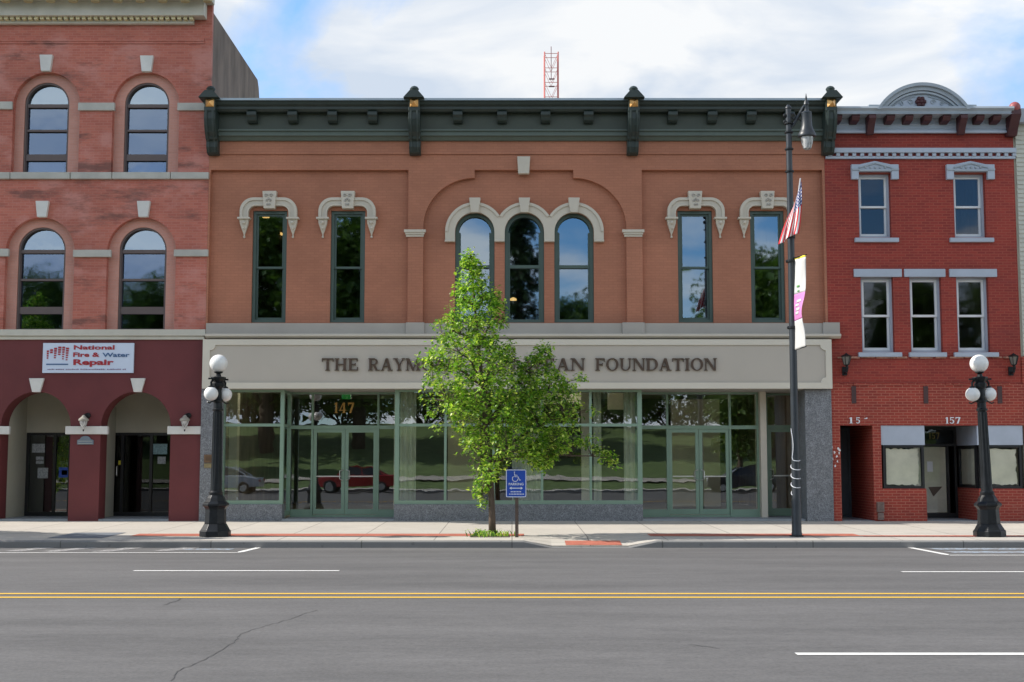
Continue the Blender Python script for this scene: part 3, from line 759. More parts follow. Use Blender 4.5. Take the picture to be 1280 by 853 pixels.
MB().extx([(YF-.0015, zm1), (ym-.03, zm1), (ym-.03, zm1-.04), (ym+.02, zm1-.05), (ym+.02, zm1-hh*.6), (ym+.08, zm1-hh*.7), (ym+.14, zm0), (YF-.0015, zm0)], fx(262, 168, ym), fx(1030, 168, ym)).build('frieze_moulding', M['cornice_light'], tan)
for c in (314, 365, 415, 465.3, 572, 627.5, 682, 736, 841.5, 891, 940, 988):
    y0 = YF-.42; x0, x1 = fx(c-6, 145, y0), fx(c+6, 145, y0); z1, z0 = fz(139.2, y0), fz(152, y0); h_ = z1-z0
    MB().extx([(yfz-.001, z1), (y0, z1), (y0, z1-h_*.35), (y0+.05, z1-h_*.5), (y0+.08, z1-h_*.8), (y0+.18, z0), (yfz-.001, z0)], x0, x1).build('modillion', M['cornice_dark'], tan, bevel=.012)
for c in (262, 517.5, 792.5, 1039.5):
    yb = YF-.62; sc = yb/F
    X = fx(c, 130, yb); w_ = 7.3*sc
    z = lambda p: fz(p, yb)
    br = MB().extx([(YF-.002, z(133.5)), (yb, z(133.5)), (yb, z(138)), (yb+.02, z(140)), (yb+.02, z(148)), (yb+.06, z(156)), (yb+.12, z(163)), (yb+.21, z(168)),
                    (yb+.22, z(171)), (yb+.31, z(172.5)), (yb+.32, z(180)), (yb+.39, z(186)), (yb+.47, z(188)), (YF-.002, z(188))], X-w_, X+w_)
    bo = br.build('bracket', M['cornice_dark'], tan, bevel=.015)
    for s in (-.55, .55):
        MB().tube([(X+s*w_, yb-.004, z(138)), (X+s*w_, yb+.01, z(148)), (X+s*w_, yb+.05, z(156)), (X+s*w_, yb+.11, z(163)), (X+s*w_, yb+.20, z(168)), (X+s*w_, yb+.30, z(173.5)), (X+s*w_, yb+.31, z(180)), (X+s*w_, yb+.38, z(185.5))], .03, 6).build('scroll_rib', M['cornice_dark'], bo)
    MB().box(X-w_*.92, X+w_*.92, yb+.02, YF+.1, z(133.4), z(124)).build('bracket_block', M['cornice_mid'], bo)
    a_ = w_*.72; zc_ = z(128.8)
    MB().add([(X-a_, yb+.019, zc_-a_), (X+a_, yb+.019, zc_-a_), (X+a_, yb+.019, zc_+a_), (X-a_, yb+.019, zc_+a_), (X, yb-.12, zc_)],
             [(0, 1, 4), (1, 2, 4), (2, 3, 4), (3, 0, 4), (3, 2, 1, 0)]).build('gold_rosette', M['gold'], bo)
    w2 = w_*1.6; zt0, zt1, zt2 = z(123.9), z(120.5), z(114.5)
    cap = MB().box(X-w2, X+w2, yb-.1, YF+.25, zt0, zt1-.06)
    cap.prism([(X-w2-.03, zt1-.059), (X+w2+.03, zt1-.059), (X+w2-.02, zt1), (X+w_*.7, zt2), (X-w_*.7, zt2), (X-w2+.02, zt1)], yb-.14, YF+.28)
    cap.build('bracket_cap', M['cornice_dark'], bo, bevel=.01)
    MB().lathe([(.05, zt2-.02), (.06, zt2+.01), (.10, zt2+.04), (.115, zt2+.09), (.08, zt2+.14), (.02, zt2+.165)], X, yb+.1, 14).build('finial', M['cornice_dark'], bo, smooth=True)
# body behind the front
zr_ = ztop-.25
MB().box(BX0+.05, BX1-.05, YP+.31, 52, zr_, zr_+.1).build('roof', M['roof'], tan)
q = MB().box(BX0+.01, BX0+.2, YP+.301, 52, .1, zr_-.001); q.box(BX1-.2, BX1-.01, YP+.301, 52, .1, zr_-.001); q.box(BX0+.201, BX1-.201, 51.8, 52, .1, zr_-.001)
q.build('side_wall', M['sidewall'], tan)
zfl = fz(423, YF)
q = MB().box(BX0+.21, BX1-.21, YP+.305, 44, zfl-.2, zfl); q.box(BX0+.21, BX1-.21, 44, 44.1, walk_z(0, YF)+.02, zr_-.01)
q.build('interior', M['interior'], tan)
# a few lit ceiling lamps inside the upper floor
for (px_, py_, Yl) in ((332.5, 270, 36), (351, 292, 41), (641.5, 373.5, 36), (430, 268, 40)):
    x, z_ = P(px_, py_, Yl); MB().lathe([(.10, z_-.05), (.09, z_), (.03, z_+.03)], x, Yl, 12).build('ceiling_lamp', M['bulb'], tan)
# ---- ground floor storefront
YG, YD = YF+.05, YF+1.15                          # shop window plane, entrance door plane
zg = walk_z(0, YF)                                # pavement at the front
ztp = sz0+.04
def gbox(mb, a, b2, c, d, y0, y1): return mb.pxbox(a, b2, c, d, y0, y1)
zhd = fz(487.5, YG)
# granite
MB().box(fx(250, 570, YF-.1), fx(277, 570, YF-.1), YF-.1, YF+.35, walk_z(0, YF)-.1, sz0-.002).build('granite_pier', M['granite'], tan, bevel=.012)
MB().box(fx(1007.5, 570, YF-.1), fx(1041, 570, YF-.1), YF-.1, YF+1.2, walk_z(0, YF)-.1, sz0-.002).build('granite_pier', M['granite'], tan, bevel=.012)
xA0, xA1 = fx(277, 580, YG), fx(354, 580, YG)
xB0, xB1 = fx(493, 580, YG), fx(803, 580, YG)
zs0 = fz(630.5, YG)
MB().box(xA0+.002, xA1, YG-.06, YG+.3, zg-.1, zs0).build('granite_plinth', M['granite'], tan, bevel=.01)
MB().box(xB0, xB1, YG-.06, YG+.3, zg-.1, zs0).build('granite_plinth', M['granite'], tan, bevel=.01)
MB().box(xA0, fx(1006, 580, YG), YG-.03, YD+.4, zhd, sz0+.3).build('soffit', M['band'], tan)
ztr = fz(531.5, YG)
def shopwin(x0, x1, mull, Y, zb, zt, tr, ends=(.11, .11)):
    f = MB(); t_ = .06
    f.box(x0, x0+ends[0], Y, Y+.13, zb, zt); f.box(x1-ends[1], x1, Y, Y+.13, zb, zt)
    f.box(x0+ends[0], x1-ends[1], Y, Y+.13, zb, zb+.09); f.box(x0+ends[0], x1-ends[1], Y, Y+.13, zt-.05, zt)
    xs_ = [x0+ends[0]]+list(mull)+[x1-ends[1]]
    for m_ in mull: f.box(m_-t_/2, m_+t_/2, Y+.005, Y+.12, zb+.09, zt-.05)
    for i in range(len(xs_)-1):
        a = xs_[i]+(t_/2 if i else 0); b2 = xs_[i+1]-(t_/2 if i < len(xs_)-2 else 0)
        f.box(a, b2, Y+.01, Y+.115, tr-.035, tr+.035)
    fr = f.build('shop_window', M['green'], tan)
    for i in range(len(xs_)-1):
        a = xs_[i]+(t_/2 if i else 0); b2 = xs_[i+1]-(t_/2 if i < len(xs_)-2 else 0)
        pane(a, b2, tr+.035, zt-.05, Y+.06, M['shopglass'], fr); pane(a, b2, zb+.09, tr-.035, Y+.06, M['shopglass'], fr)
    return fr
shopwin(xA0+.004, xA1, [], YG, zs0+.001, zhd-.001, ztr, (.05, .09))
shopwin(xB0, xB1, [fx(m_, 580, YG) for m_ in (556.5, 617, 677.5, 738.5)], YG, zs0+.001, zhd-.001, ztr)
# entrance recesses
zdf = fz(643.5, YD)                               # threshold
def side_light(X, name='shop_window'):
    f = MB(); f.box(X-.05, X+.05, YD-.06, YD+.02, zdf, zhd-.001); f.box(X-.05, X+.05, YG+.131, YD-.061, zdf, zdf+.1); f.box(X-.05, X+.05, YG+.131, YD-.061, zhd-.06, zhd-.001)
    f.box(X-.03, X+.03, YG+.131, YD-.061, ztr-.03, ztr+.03)
    fr = f.build(name, M['green'], tan)
    MB().box(X-.004, X+.004, YG+.131, YD-.061, zdf+.1, ztr-.03).build('pane', M['shopglass'], fr); MB().box(X-.004, X+.004, YG+.131, YD-.061, ztr+.03, zhd-.06).build('pane', M['shopglass'], fr)
side_light(xA1-.051); side_light(xB0+.051); side_light(xB1-.051)
MB().box(xA1, xB0, YG-.05, YD+.3, zg-.08, zdf-.06).build('entrance_floor', M['porch'], tan)
MB().box(xB1, fx(1008, 645, YF-.1), YG-.05, YD+1.2, zg-.08, zdf-.06).build('entrance_floor', M['porch'], tan)
def door_leaf(parent, x0, x1, z0, z1, Y, hs, fm, gm, rail=.11, bar=True, handle=True):
    f = MB(); frame_rect(f, x0, x1, z0, z1, Y, Y+.05, .085, .14); d = f.build('door', fm, parent)
    pane(x0+.085, x1-.085, z0+.14, z1-.085, Y+.02, gm, d)
    if bar: MB().box(x0+.09, x1-.09, Y-.03, Y-.005, (z0+z1)/2-.13, (z0+z1)/2-.10).build('push_bar', M['metal'], d)
    if handle:
        xh = x1-.045 if hs > 0 else x0+.045; zc_ = (z0+z1)/2-.08
        MB().tube([(xh, Y, zc_-.13), (xh-hs*.0, Y-.06, zc_-.13), (xh-hs*.07, Y-.07, zc_-.10), (xh-hs*.07, Y-.07, zc_+.10), (xh, Y-.06, zc_+.13), (xh, Y, zc_+.13)], .013, 6).build('handle', M['metal'], d)
    return d
def entrance(xl_, xr_, dl, dr, Y):
    zd1 = fz(536.5, Y)
    f = MB()
    f.box(xl_, xr_, Y, Y+.10, zhd-.05, zhd-.001)
    f.box(xl_, dl, Y, Y+.10, zdf-.059, zdf+.13); f.box(dr, xr_, Y, Y+.10, zdf-.059, zdf+.13)
    f.box(xl_, xr_, Y+.003, Y+.097, zd1, zd1+.09)
    f.box(dl, dr, Y+.002, Y+.098, zdf-.058, zdf-.01)
    for x in (dl-.05, dr): f.box(x, x+.05, Y-.01, Y+.12, zdf+.131 if False else zdf-.055, zhd-.051)
    f.box(xr_-.05, xr_, Y-.005, Y+.11, zdf+.131, zhd-.051)
    fr = f.build('entrance_frame', M['green'], tan)
    for (a, b2) in ((xl_, dl-.05), (dr+.05, xr_-.05)):
        pane(a, b2, zdf+.13, zd1, Y+.05, M['shopglass'], fr); pane(a, b2, zd1+.09, zhd-.05, Y+.05, M['shopglass'], fr)
    pane(dl, dr, zd1+.09, zhd-.05, Y+.05, M['shopglass'], fr)
    mid = (dl+dr)/2
    door_leaf(tan, dl+.005, mid-.004, zdf, zd1-.004, Y+.02, 1, M['green'], M['shopglass']); door_leaf(tan, mid+.004, dr-.005, zdf, zd1-.004, Y+.02, -1, M['green'], M['shopglass'])
entrance(xA1-.001, xB0+.001, fx(391, 580, YD), fx(471, 580, YD), YD)
xE1 = fx(949, 580, YD)
entrance(xB1-.001, xE1, fx(836, 580, YD), fx(912, 580, YD), YD)
q = MB(); word(q, '147', fx(417, 510, YD), fx(443, 510, YD), fz(516.5, YD), fz(503.5, YD), YD-.02, .02); q.build('door_number', plain('dull_gold_number', (.40, .22, .04), .5), tan)
MB().box(fx(427, 493, 35), fx(438.5, 493, 35), 35, 35.08, fz(499, 35), fz(490.5, 35)).build('exit_sign', M['exit'], tan)
MB().box(xE1+.001, fx(958.5, 580, YD-.2), YD-.25, YD+.5, zdf-.059, zhd-.001).build('post', M['trim'], tan)
# single door at the right
Y3 = YD+.55; xa, xb = fx(958, 580, Y3), fx(1005, 580, Y3)
f = MB(); frame_rect(f, xa, xb, zdf-.055, zhd-.002, Y3, Y3+.1, .05); zt3 = fz(536, Y3); f.box(xa+.05, xb-.05, Y3+.002, Y3+.098, zt3, zt3+.09)
fr = f.build('entrance_frame', M['green'], tan); pane(xa+.05, xb-.05, zt3+.09, zhd-.052, Y3+.05, M['shopglass'], fr)
door_leaf(tan, xa+.055, xb-.055, zdf-.004, zt3-.004, Y3+.02, -1, M['green'], M['shopglass'])
MB().box(fx(1003, 580, YD-.2), fx(1007.5, 580, YF-.1)+.05, YD-.4, YD+.5, zdf-.058, zhd-.001).build('post', M['trim'], tan)
# interior of the shop: floor, partitions, curtains, ceiling lamps
q = MB().box(BX0+.22, BX1-.22, YD+.45, 43.9, zdf-.2, zdf-.06); q.box(xA0, xA1-.12, YG+.31, YD+1.5, zdf-.2, zdf+.02); q.box(xB0+.15, xB1-.15, YG+.31, YD+1.5, zdf-.2, zdf+.02)
q.build('shop_floor', M['interior_warm'], tan)
q = MB(); zcl = zhd+.05
q.box(BX0+.22, BX1-.22, YG+.35, 43.9, zhd+.35, zhd+.40)
q.box(fx(760, 500, 36), fx(797, 500, 36), 36, 36.2, fz(512, 36), fz(488, 36)); q.box(fx(655, 500, 36), fx(728, 500, 36), 36, 36.2, fz(505, 36), fz(484, 36))
q.box(fx(497, 560, 34)-.1, fx(512, 560, 34)+.0, 34, 34.2, zdf, zhd+.3); q.box(fx(727, 560, 34), fx(739, 560, 34), 34, 34.3, zdf, zhd+.3)
q.box(fx(281, 560, 34), fx(296, 560, 34), 34, 34.3, zdf, zhd+.3)
q.box(fx(560, 560, 38), fx(600, 560, 38), 38, 38.2, zdf, zhd+.3); q.box(fx(840, 560, 39), fx(900, 560, 39), 39, 39.2, zdf, zhd+.1)
q.build('partition', M['interior_warm'], tan)
def blind(px0, px1, Y):
    q = MB(); x0, x1 = fx(px0, 580, Y), fx(px1, 580, Y); n = int((x1-x0)/.02); n = max(n, 4); top = []
    for k in range(n+1):
        x = x0+(x1-x0)*k/n; y = Y+.03*math.sin(x*48)+.01*math.sin(x*17); top.append((x, y))
    for x, y in top: q.v += [(x, y, zdf+.02), (x, y, zhd+.2), (x, y+.004, zdf+.02), (x, y+.004, zhd+.2)]
    for k in range(n):
        a, b2 = 4*k, 4*k+4; q.f += [(a, b2, b2+1, a+1), (a+2, a+3, b2+3, b2+2), (a+1, b2+1, b2+3, a+3)]
    q.build('curtain', M['curtain'], tan)
blind(500, 520, YG+.6); blind(640, 676, YG+.7); blind(742, 752, YG+.7); blind(780, 794, YG+.6)
for (px_, Yl) in ((318, 33.2), (335, 34.5), (420, 34.8), (485, 34.5), (512, 35), (846, 35), (883, 35), (925, 36), (768, 36)):
    x = fx(px_, 492, Yl); MB().lathe([(.07, zhd+.30), (.08, zhd+.349)], x, Yl, 12).build('ceiling_lamp', M['bulb'], tan)
for (xl_, yl_2, e_) in ((-6.6, 34.2, 45), (-4.2, 36, 60), (-1.5, 35.5, 60), (1.6, 35.5, 60), (4.6, 36, 60)):   # light of the lit ceiling lamps
    ld = bpy.data.lights.new('ceiling_light', 'POINT'); ld.energy = e_*.11; ld.shadow_soft_size = .25; ld.color = (1, .93, .80)
    lo = bpy.data.objects.new('ceiling_light', ld); C.objects.link(lo); lo.location = (xl_-tan.location.x, yl_2-tan.location.y, zhd+.1-tan.location.z); lo.parent = tan
# A-frame easel behind the left window
q = MB(); xe = fx(296, 620, 33); ze = zdf+.02
for s in (-1, 1): q.tube([(xe+s*.12, 33, ze), (xe, 33.05, ze+.42)], .012, 5)
q.tube([(xe-.07, 33, ze+.15), (xe+.07, 33, ze+.15)], .01, 5)
tag(single(q.build('easel', M['white']), (xe, 33, ze)), 'small white easel frame standing inside the left shop window', 'easel')

# ================================================================== LEFT BRICK BUILDING
LX0, LX1 = -17.5, BX0-.004
left = thing('brick_building', 'three-storey weathered red brick building with round-arched windows and a maroon arcaded ground floor', 'building', (-12.5, YF, walk_z(0, YF)))
ztL = 13.3
zgf = fz(424.5, YF)
UP = [(57.0, 59.3), (181.5, 184.3)]; LW = [(48.4, 52.8), (175.5, 179)]
hs = []; hs2 = []
def addoff(lst, d): return lst
bay = (fx(181.5, 200, YF)-fx(57, 200, YF))
rows = []
for (row, zspx, z0px, Rpx, Rwpx, wspx) in ((UP, 131.3, 216, 42.6, 28.3, 130.5), (LW, 314.5, 412.3, 43.6, 29.8, 313.5)):
    YW = YF+.16
    lst = list(row)
    for (cr_, cw_) in lst:
        pym = (zspx+z0px)/2
        X = fx(cr_, pym, YF); rows.append((X, fz(zspx, YF), Rpx*YF/F, fz(z0px, YF), fx(cw_, pym, YW+.1), fz(wspx, YW), Rwpx*YW/F, z0px, row is UP))
    X = rows[-2][0]-bay; r = rows[-2]; rows.append((X,)+r[1:4]+(r[4]-bay,)+r[5:])
for r in rows:
    hs.append(arch(r[0], r[1], r[2], r[3])); hs2.append(arch(r[4], r[5], r[6], r[3]))
YW = YF+.16
MB().holes(rect(LX0, LX1, zgf, ztL), hs, YF, YW-.001).build('wall', M['redbrick'], left)
MB().holes(rect(LX0, LX1-.01, zgf, ztL-.3), hs2, YW, YW+.25).build('recess_wall', M['pinkbrick'], left)
for r in rows:
    X, zs_, R_, z0_ = r[4], r[5], r[6], r[3]; up = r[8]
    if up: bars = [(fz(134, YW), fz(129.8, YW)), (fz(164.2, YW), fz(161.6, YW)), (fz(200.5, YW), fz(192.5, YW))]
    else: bars = [(fz(316.5, YW), fz(312, YW)), (fz(351, YW), fz(348.3, YW)), (fz(392.5, YW), fz(383.5, YW))]
    wn = arch_window(left, X, zs_, R_-.003, z0_+.003, bars, YW+.03, M['brownframe'], M['oldglass'], .038, .018, M['sashglass'])
    if up:
        zb_, zt_ = z0_+.08, bars[2][0]-.01
        MB().box(X-R_+.13, X+R_-.13, YW+.165, YW+.17, zb_, zt_).build('lower_panel', M['lightblue'], wn)  # panel's pale blue stands in for the sky's reflection
# keystones, imposts, bands, cornice
for (a, c, b2, d) in ((48.7, 65.2, 68.3, 88.8), (174.5, 191.3, 69.3, 89.3), (43.8, 60.3, 251.2, 271.3), (170.6, 187.3, 251.2, 271.3)):
    keystone(left, a, c, b2, d, 2.6, YF-.10, YF+.04, M['white_stone'])
for (a, c, b2, d) in ((-40, 15, 127, 136.5), (97.3, 143, 128.3, 138), (221.5, 256, 128.5, 138), (-40, 10.5, 311, 320.5), (91, 138.5, 312.3, 321.3), (217, 260, 312, 320.5)):
    q = MB().pxbox(a, b2, c, d, YF-.07, YF+.03); q.build('impost', M['grey_stone'], left, bevel=.012)
q = MB(); xx = [LX0, fx(14, 220, YF), fx(89, 220, YF), fx(141, 220, YF), fx(214, 220, YF), fx(261, 220, YF-.09)]
for i in range(5): q.box(xx[i]+.008, xx[i+1]-.008, YF-.09, YF+.05, fz(224.6, YF), fz(216.2, YF))
q.build('sill_band', M['grey_stone'], left, bevel=.012)
q = MB().box(LX0, fx(256.5, 418, YF-.12), YF-.12, YF+.05, fz(420.5, YF), fz(412.5, YF)); q.box(LX0, fx(255, 418, YF-.12), YF-.07, YF+.05, fz(425, YF), fz(420.6, YF))
q.build('stone_band', M['cream_stone'], left, bevel=.01)
q = MB().box(LX0, fx(255, 50, YF-.04), YF-.05, YF-.001, fz(52.3, YF), fz(48, YF)); q.box(LX0, fx(255, 50, YF-.04), YF-.03, YF-.001, fz(55, YF), fz(52.4, YF)); q.build('brick_course', M['redbrick'], left)
yq = YF-.35
q = MB().box(LX0, fx(241, 27, YF-.18), YF-.14, YF-.001, fz(29.6, YF-.14), fz(24.6, YF-.14)); q.box(LX0, fx(241, 27, YF-.18), YF-.10, YF-.001, fz(24.5, YF-.1), fz(16, YF-.1))
q.box(LX0, fx(255, 10, yq), yq, YF-.001, fz(19.4, yq), fz(1, yq)); q.box(LX0, fx(262, 2, yq-.2), yq-.5, YF-.001, fz(1, yq), fz(-3, yq)+.1)
q.build('cornice', M['cream_stone'], left, bevel=.012)
q = MB(); xend = fx(239, 20, YF-.2); x = LX0+.1
while x < xend:
    q.box(x, x+.09, YF-.26, YF-.101, fz(24.3, YF-.26), fz(18.5, YF-.26)); x += .15
q.build('dentil_row', plain('ochre_paint', (.62, .55, .33), .6, .12, 5), left)
ob_ = M['gold']
for k in range(-2, 10):
    X = fx(8+28*k, 2, yq-.2); MB().lathe([(.11, fz(1, yq)-.12), (.13, fz(1, yq)-.05), (.1, fz(1, yq)-.001)], X, yq-.25, 12).build('cornice_boss', plain('ochre_boss_paint', (.42, .36, .20), .6, .1, 5) if k == -2 else bpy.data.materials['ochre_boss_paint'], left)
# side wall above the neighbour's roof, and the body
YB = 38.15
q = MB().extx([(YF+.002, zgf), (YF+.002, 13.02), (37.9, 13.0), (YB-.05, 12.8), (YB+.1, 12.4), (YB+.12, zgf)], LX1-.25, LX1-.002)
q.build('side_wall', M['sidewall'], left)
MB().box(LX0, LX1-.26, YW+.26, YB, ztL-1.4, ztL-1.3).build('roof', M['roof'], left)
q = MB().box(LX0, LX1-.26, YB-.1, YB+.05, .1, ztL-1.41); q.box(LX0, LX0+.2, YW+.26, YB-.11, .1, ztL-1.41); q.box(LX0+.21, LX1-.26, YW+.26, YB-.11, zgf+.0, zgf+.15)
q.box(LX0+.21, LX1-.26, YW+.26, YB-.11, fz(225, YF), fz(221, YF))
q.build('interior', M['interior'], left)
# maroon ground floor
YGl = YF+.0; TH_ = .5
zsg = fz(533.5, YF)
a1c, a2c = fx(44, 560, YF), fx(169.3, 560, YF); Rg = 43.6*YF/F
gzb = walk_z(0, YF)-.05
oh = [arch(a1c, zsg, Rg, gzb-.1), arch(a2c, zsg, Rg, gzb-.1), arch(a1c-(a2c-a1c), zsg, Rg, gzb-.1)]
# open bottom: outline built as one polygon
poly = [(LX0, gzb), (LX0, zgf-.001), (LX1-.10+.1, zgf-.001), (LX1, gzb)]
for ar in oh[:2][::-1]+[oh[2]]:
    pp = [(x, max(z_, gzb)) for x, z_ in ar][::-1]; poly += pp
MB().holes(poly, [], YGl-.02, YGl+TH_).build('arcade_wall', M['maroon'], left)
for (a, c) in ((-42, 11.5), (81.5, 134.5), (209, 253.5)):
    MB().pxbox(a, 533, c, 543, YGl-.075, YGl+.02).build('impost', M['white_stone'], left, bevel=.01)
for (xj, s) in ((a1c-Rg, 1), (a1c+Rg, -1), (a2c-Rg, 1), (a2c+Rg, -1)):
    MB().box(xj, xj+s*.05, YGl-.07, YGl+TH_, fz(543, YGl), fz(533, YGl)).build('impost_return', M['white_stone'], left)
keystone(left, 35.6, 54.6, 473, 490.3, 4.6, YGl-.09, YGl+.05, M['white_stone']); keystone(left, 162.6, 181.2, 473, 490.3, 4.6, YGl-.09, YGl+.05, M['white_stone'])
YV = YF+1.75
zv = walk_z(0, YF)+.05
zdt = fz(541, YV)
q = MB()
x1a, x1b = fx(31.5, 590, YV), fx(88, 590, YV); x2a, x2b = fx(133, 590, YV), fx(216, 590, YV)
q.box(LX0+.2, x1a, YV, YV+.2, zv, zgf); q.box(x1b, x2a, YV, YV+.2, zv, zgf); q.box(x2b, LX1-.05, YV, YV+.2, zv, zgf)
q.box(x1a, x1b, YV, YV+.2, zdt, zgf); q.box(x2a, x2b, YV, YV+.2, zdt, zgf)
xw = a1c-Rg-.02
q.box(xw-.15, xw, YGl+TH_+.001, YV-.001, zv, zgf)
xm_ = (a1c+a2c)/2; q.box(xm_-.2, xm_+.2, YGl+TH_+.001, YV-.001, zv, zgf)
q.box(LX1-.3, LX1-.05, YGl+TH_+.001, YV-.001, zv, zgf)
q.box(LX0+.2, LX1-.05, YGl+TH_+.001, YV-.001, zgf+.001, zgf+.1)
q.build('vestibule_wall', M['cream_wall'], left)
MB().box(LX0+.2, LX1-.01, YGl-.015, YV+.3, gzb-.1, zv-.001).build('vestibule_floor', M['porch'], left)
def black_door(xa, xb, splits, nm='glass_door', gm_=None):
    f = MB(); frame_rect(f, xa+.002, xb-.002, zv+.001, zdt-.001, YV+.02, YV+.12, .07, .10)
    for s_ in splits: f.box(s_-.035, s_+.035, YV+.021, YV+.119, zv+.101, zdt-.071)
    fr = f.build(nm, M['blackframe'], left); xs_ = [xa+.072]+splits+[xb-.072]
    for i in range(len(xs_)-1): pane(xs_[i]+(.035 if i else 0), xs_[i+1]-(.035 if i < len(xs_)-2 else 0), zv+.101, zdt-.071, YV+.07, gm_, fr)
    return fr
d1 = black_door(x1a, x1b, [fx(67, 590, YV)], gm_=M['greyglass'])
d2 = black_door(x2a, x2b, [fx(152, 590, YV), fx(188, 590, YV)], gm_=M['blackglass'])
def notice(par, a, b2, c, d, m): MB().pxbox(a, b2, c, d, YV+.055, YV+.06).build('notice', m, par)
lg = plain('faded_notice', (.30, .32, .33), .6, .5, 30)
for rct in ((40, 555, 56, 566), (45, 571, 54.5, 575), (45, 576, 54.5, 580), (47, 585, 60, 598)): notice(d1, *rct, lg)
notice(d1, 73.5, 584.5, 85, 597, M['sign_blue']); notice(d1, 77, 588, 84, 594, M['white'])
notice(d2, 148, 576, 152, 581, plain('yellow_sticker', (.6, .5, .03), .5)); notice(d2, 191.5, 555, 209, 568, plain('teal_notice', (.18, .30, .33), .5, .5, 30)); notice(d2, 197, 571, 207, 580, lg)
for xh in (139.5, 146.5): MB().tube([(fx(xh, 590, YV), YV-.02, fz(583, YV)), (fx(xh, 590, YV), YV-.05, fz(584, YV)), (fx(xh, 590, YV), YV-.05, fz(594, YV)), (fx(xh, 590, YV), YV-.02, fz(595, YV))], .014, 6).build('handle', M['metal'], d2)

# ================================================================== RIGHT RED BUILDING
RX0, RX1 = BX1+.004, fx(1274.5, 400, YF)
right = thing('brick_building', 'three-storey bright red painted brick building with blue-grey trim and an arched pediment on its cornice', 'building', ((RX0+RX1)/2, YF, walk_z(0, YF)))
ztR = fz(150, YF)
W3 = [(1073.5, 1113.5), (1192.5, 1232)]; W2 = [(1077, 1117.5), (1138, 1177.5), (1196.5, 1236.5)]
hs = []
for a, c in W3: hs.append(rect(fx(a, 257, YF), fx(c, 257, YF), fz(297, YF), fz(217, YF)))
for a, c in W2: hs.append(rect(fx(a, 395, YF), fx(c, 395, YF), fz(440.5, YF), fz(346, YF)))
zlow_ = fz(480, YF)
MB().holes(rect(RX0, RX1, zlow_, ztR), hs, YF, YF+.3).build('wall', M['darkred'], right)
YR = YF+.16
for a, c in W3:
    sash_window(right, fx(a, 257, YF)+.003, fx(c, 257, YF)-.003, fz(297, YF)+.003, fz(217, YF)-.003, fz(259, YR), YR-.03, M['bluegrey'], M['dullglass'], .055, .05, M['white_paint'])
for a, c in W2:
    sash_window(right, fx(a, 395, YF)+.003, fx(c, 395, YF)-.003, fz(440.5, YF)+.003, fz(346, YF)-.003, fz(395, YR), YR-.03, M['bluegrey'], M['dullglass'], .055, .055, M['white_paint'])
for (a, c, b2, d) in ((1069, 1124, 297.2, 302.5), (1188, 1243, 297.2, 302.5), (1073.5, 1128, 440.6, 446.2), (1137, 1184, 440.6, 446.2), (1193.5, 1249, 440.6, 446.2)):
    MB().pxbox(a, b2, c, d, YF-.09, YF+.12).build('window_sill', M['bluegrey'], right, bevel=.01)
for (a, c) in ((1067.5, 1127.5), (1130.5, 1182), (1187, 1246.5)):
    MB().pxbox(a, 336.3, c, 346.3, YF-.05, YF+.05).build('lintel', M['bluegrey'], right, bevel=.01)
for (a, c) in ((1064.5, 1123.5), (1183.5, 1243.5)):
    y0 = YF-.10; Z = lambda p: fz(p, y0); X_ = lambda p: fx(p, 212, y0)
    q = MB().prism([(X_(a), Z(205.5)), (X_(a+10), Z(205.5)), (X_((a+c)/2), Z(201.3)), (X_(c-10), Z(205.5)), (X_(c), Z(205.5)), (X_(c), Z(224)), (X_(c-9), Z(224)), (X_(c-9), Z(214.5)), (X_(a+9), Z(214.5)), (X_(a+9), Z(224)), (X_(a), Z(224))], y0, YF+.02)
    hd = q.build('window_hood', M['bluegrey'], right, bevel=.01)
    q = MB()
    cxx = (a+c)/2
    q.tube([(X_(a+9), y0-.01, Z(210)), (X_(cxx), y0-.015, Z(204.5)), (X_(c-9), y0-.01, Z(210))], .02, 6)
    q.box(X_(a), X_(a+9), y0-.025, y0-.001, Z(213), Z(211)); q.box(X_(c-9), X_(c), y0-.025, y0-.001, Z(213), Z(211))
    q.box(X_(a+9.2), X_(c-9.2), y0-.03, y0-.001, Z(214.3), Z(212.3))
    for s in (-12, -6, 0, 6, 12): q.ball((X_(cxx+s), y0, Z(209.5)), .035, 8, 6)
    q.build('carving', M['bluegrey_dark'], hd)
# dentil band
q = MB().box(fx(1038, 188, YF-.12), RX1+.02, YF-.14, YF-.001, fz(190.8, YF-.12), fz(185.2, YF-.12)); q.box(RX0+.02, RX1+.02, YF-.07, YF-.001, fz(199.2, YF), fz(196.2, YF))
x = RX0+.08
while x < RX1: q.box(x, x+.09, YF-.10, YF-.001, fz(196.1, YF), fz(190.9, YF)); x += .2
q.build('dentil_band', M['bluegrey'], right)
MB().box(RX0+.02, RX1, YF-.03, YF-.0005, fz(196.1, YF), fz(190.9, YF)).build('dentil_backing', M['red_dentil'], right)
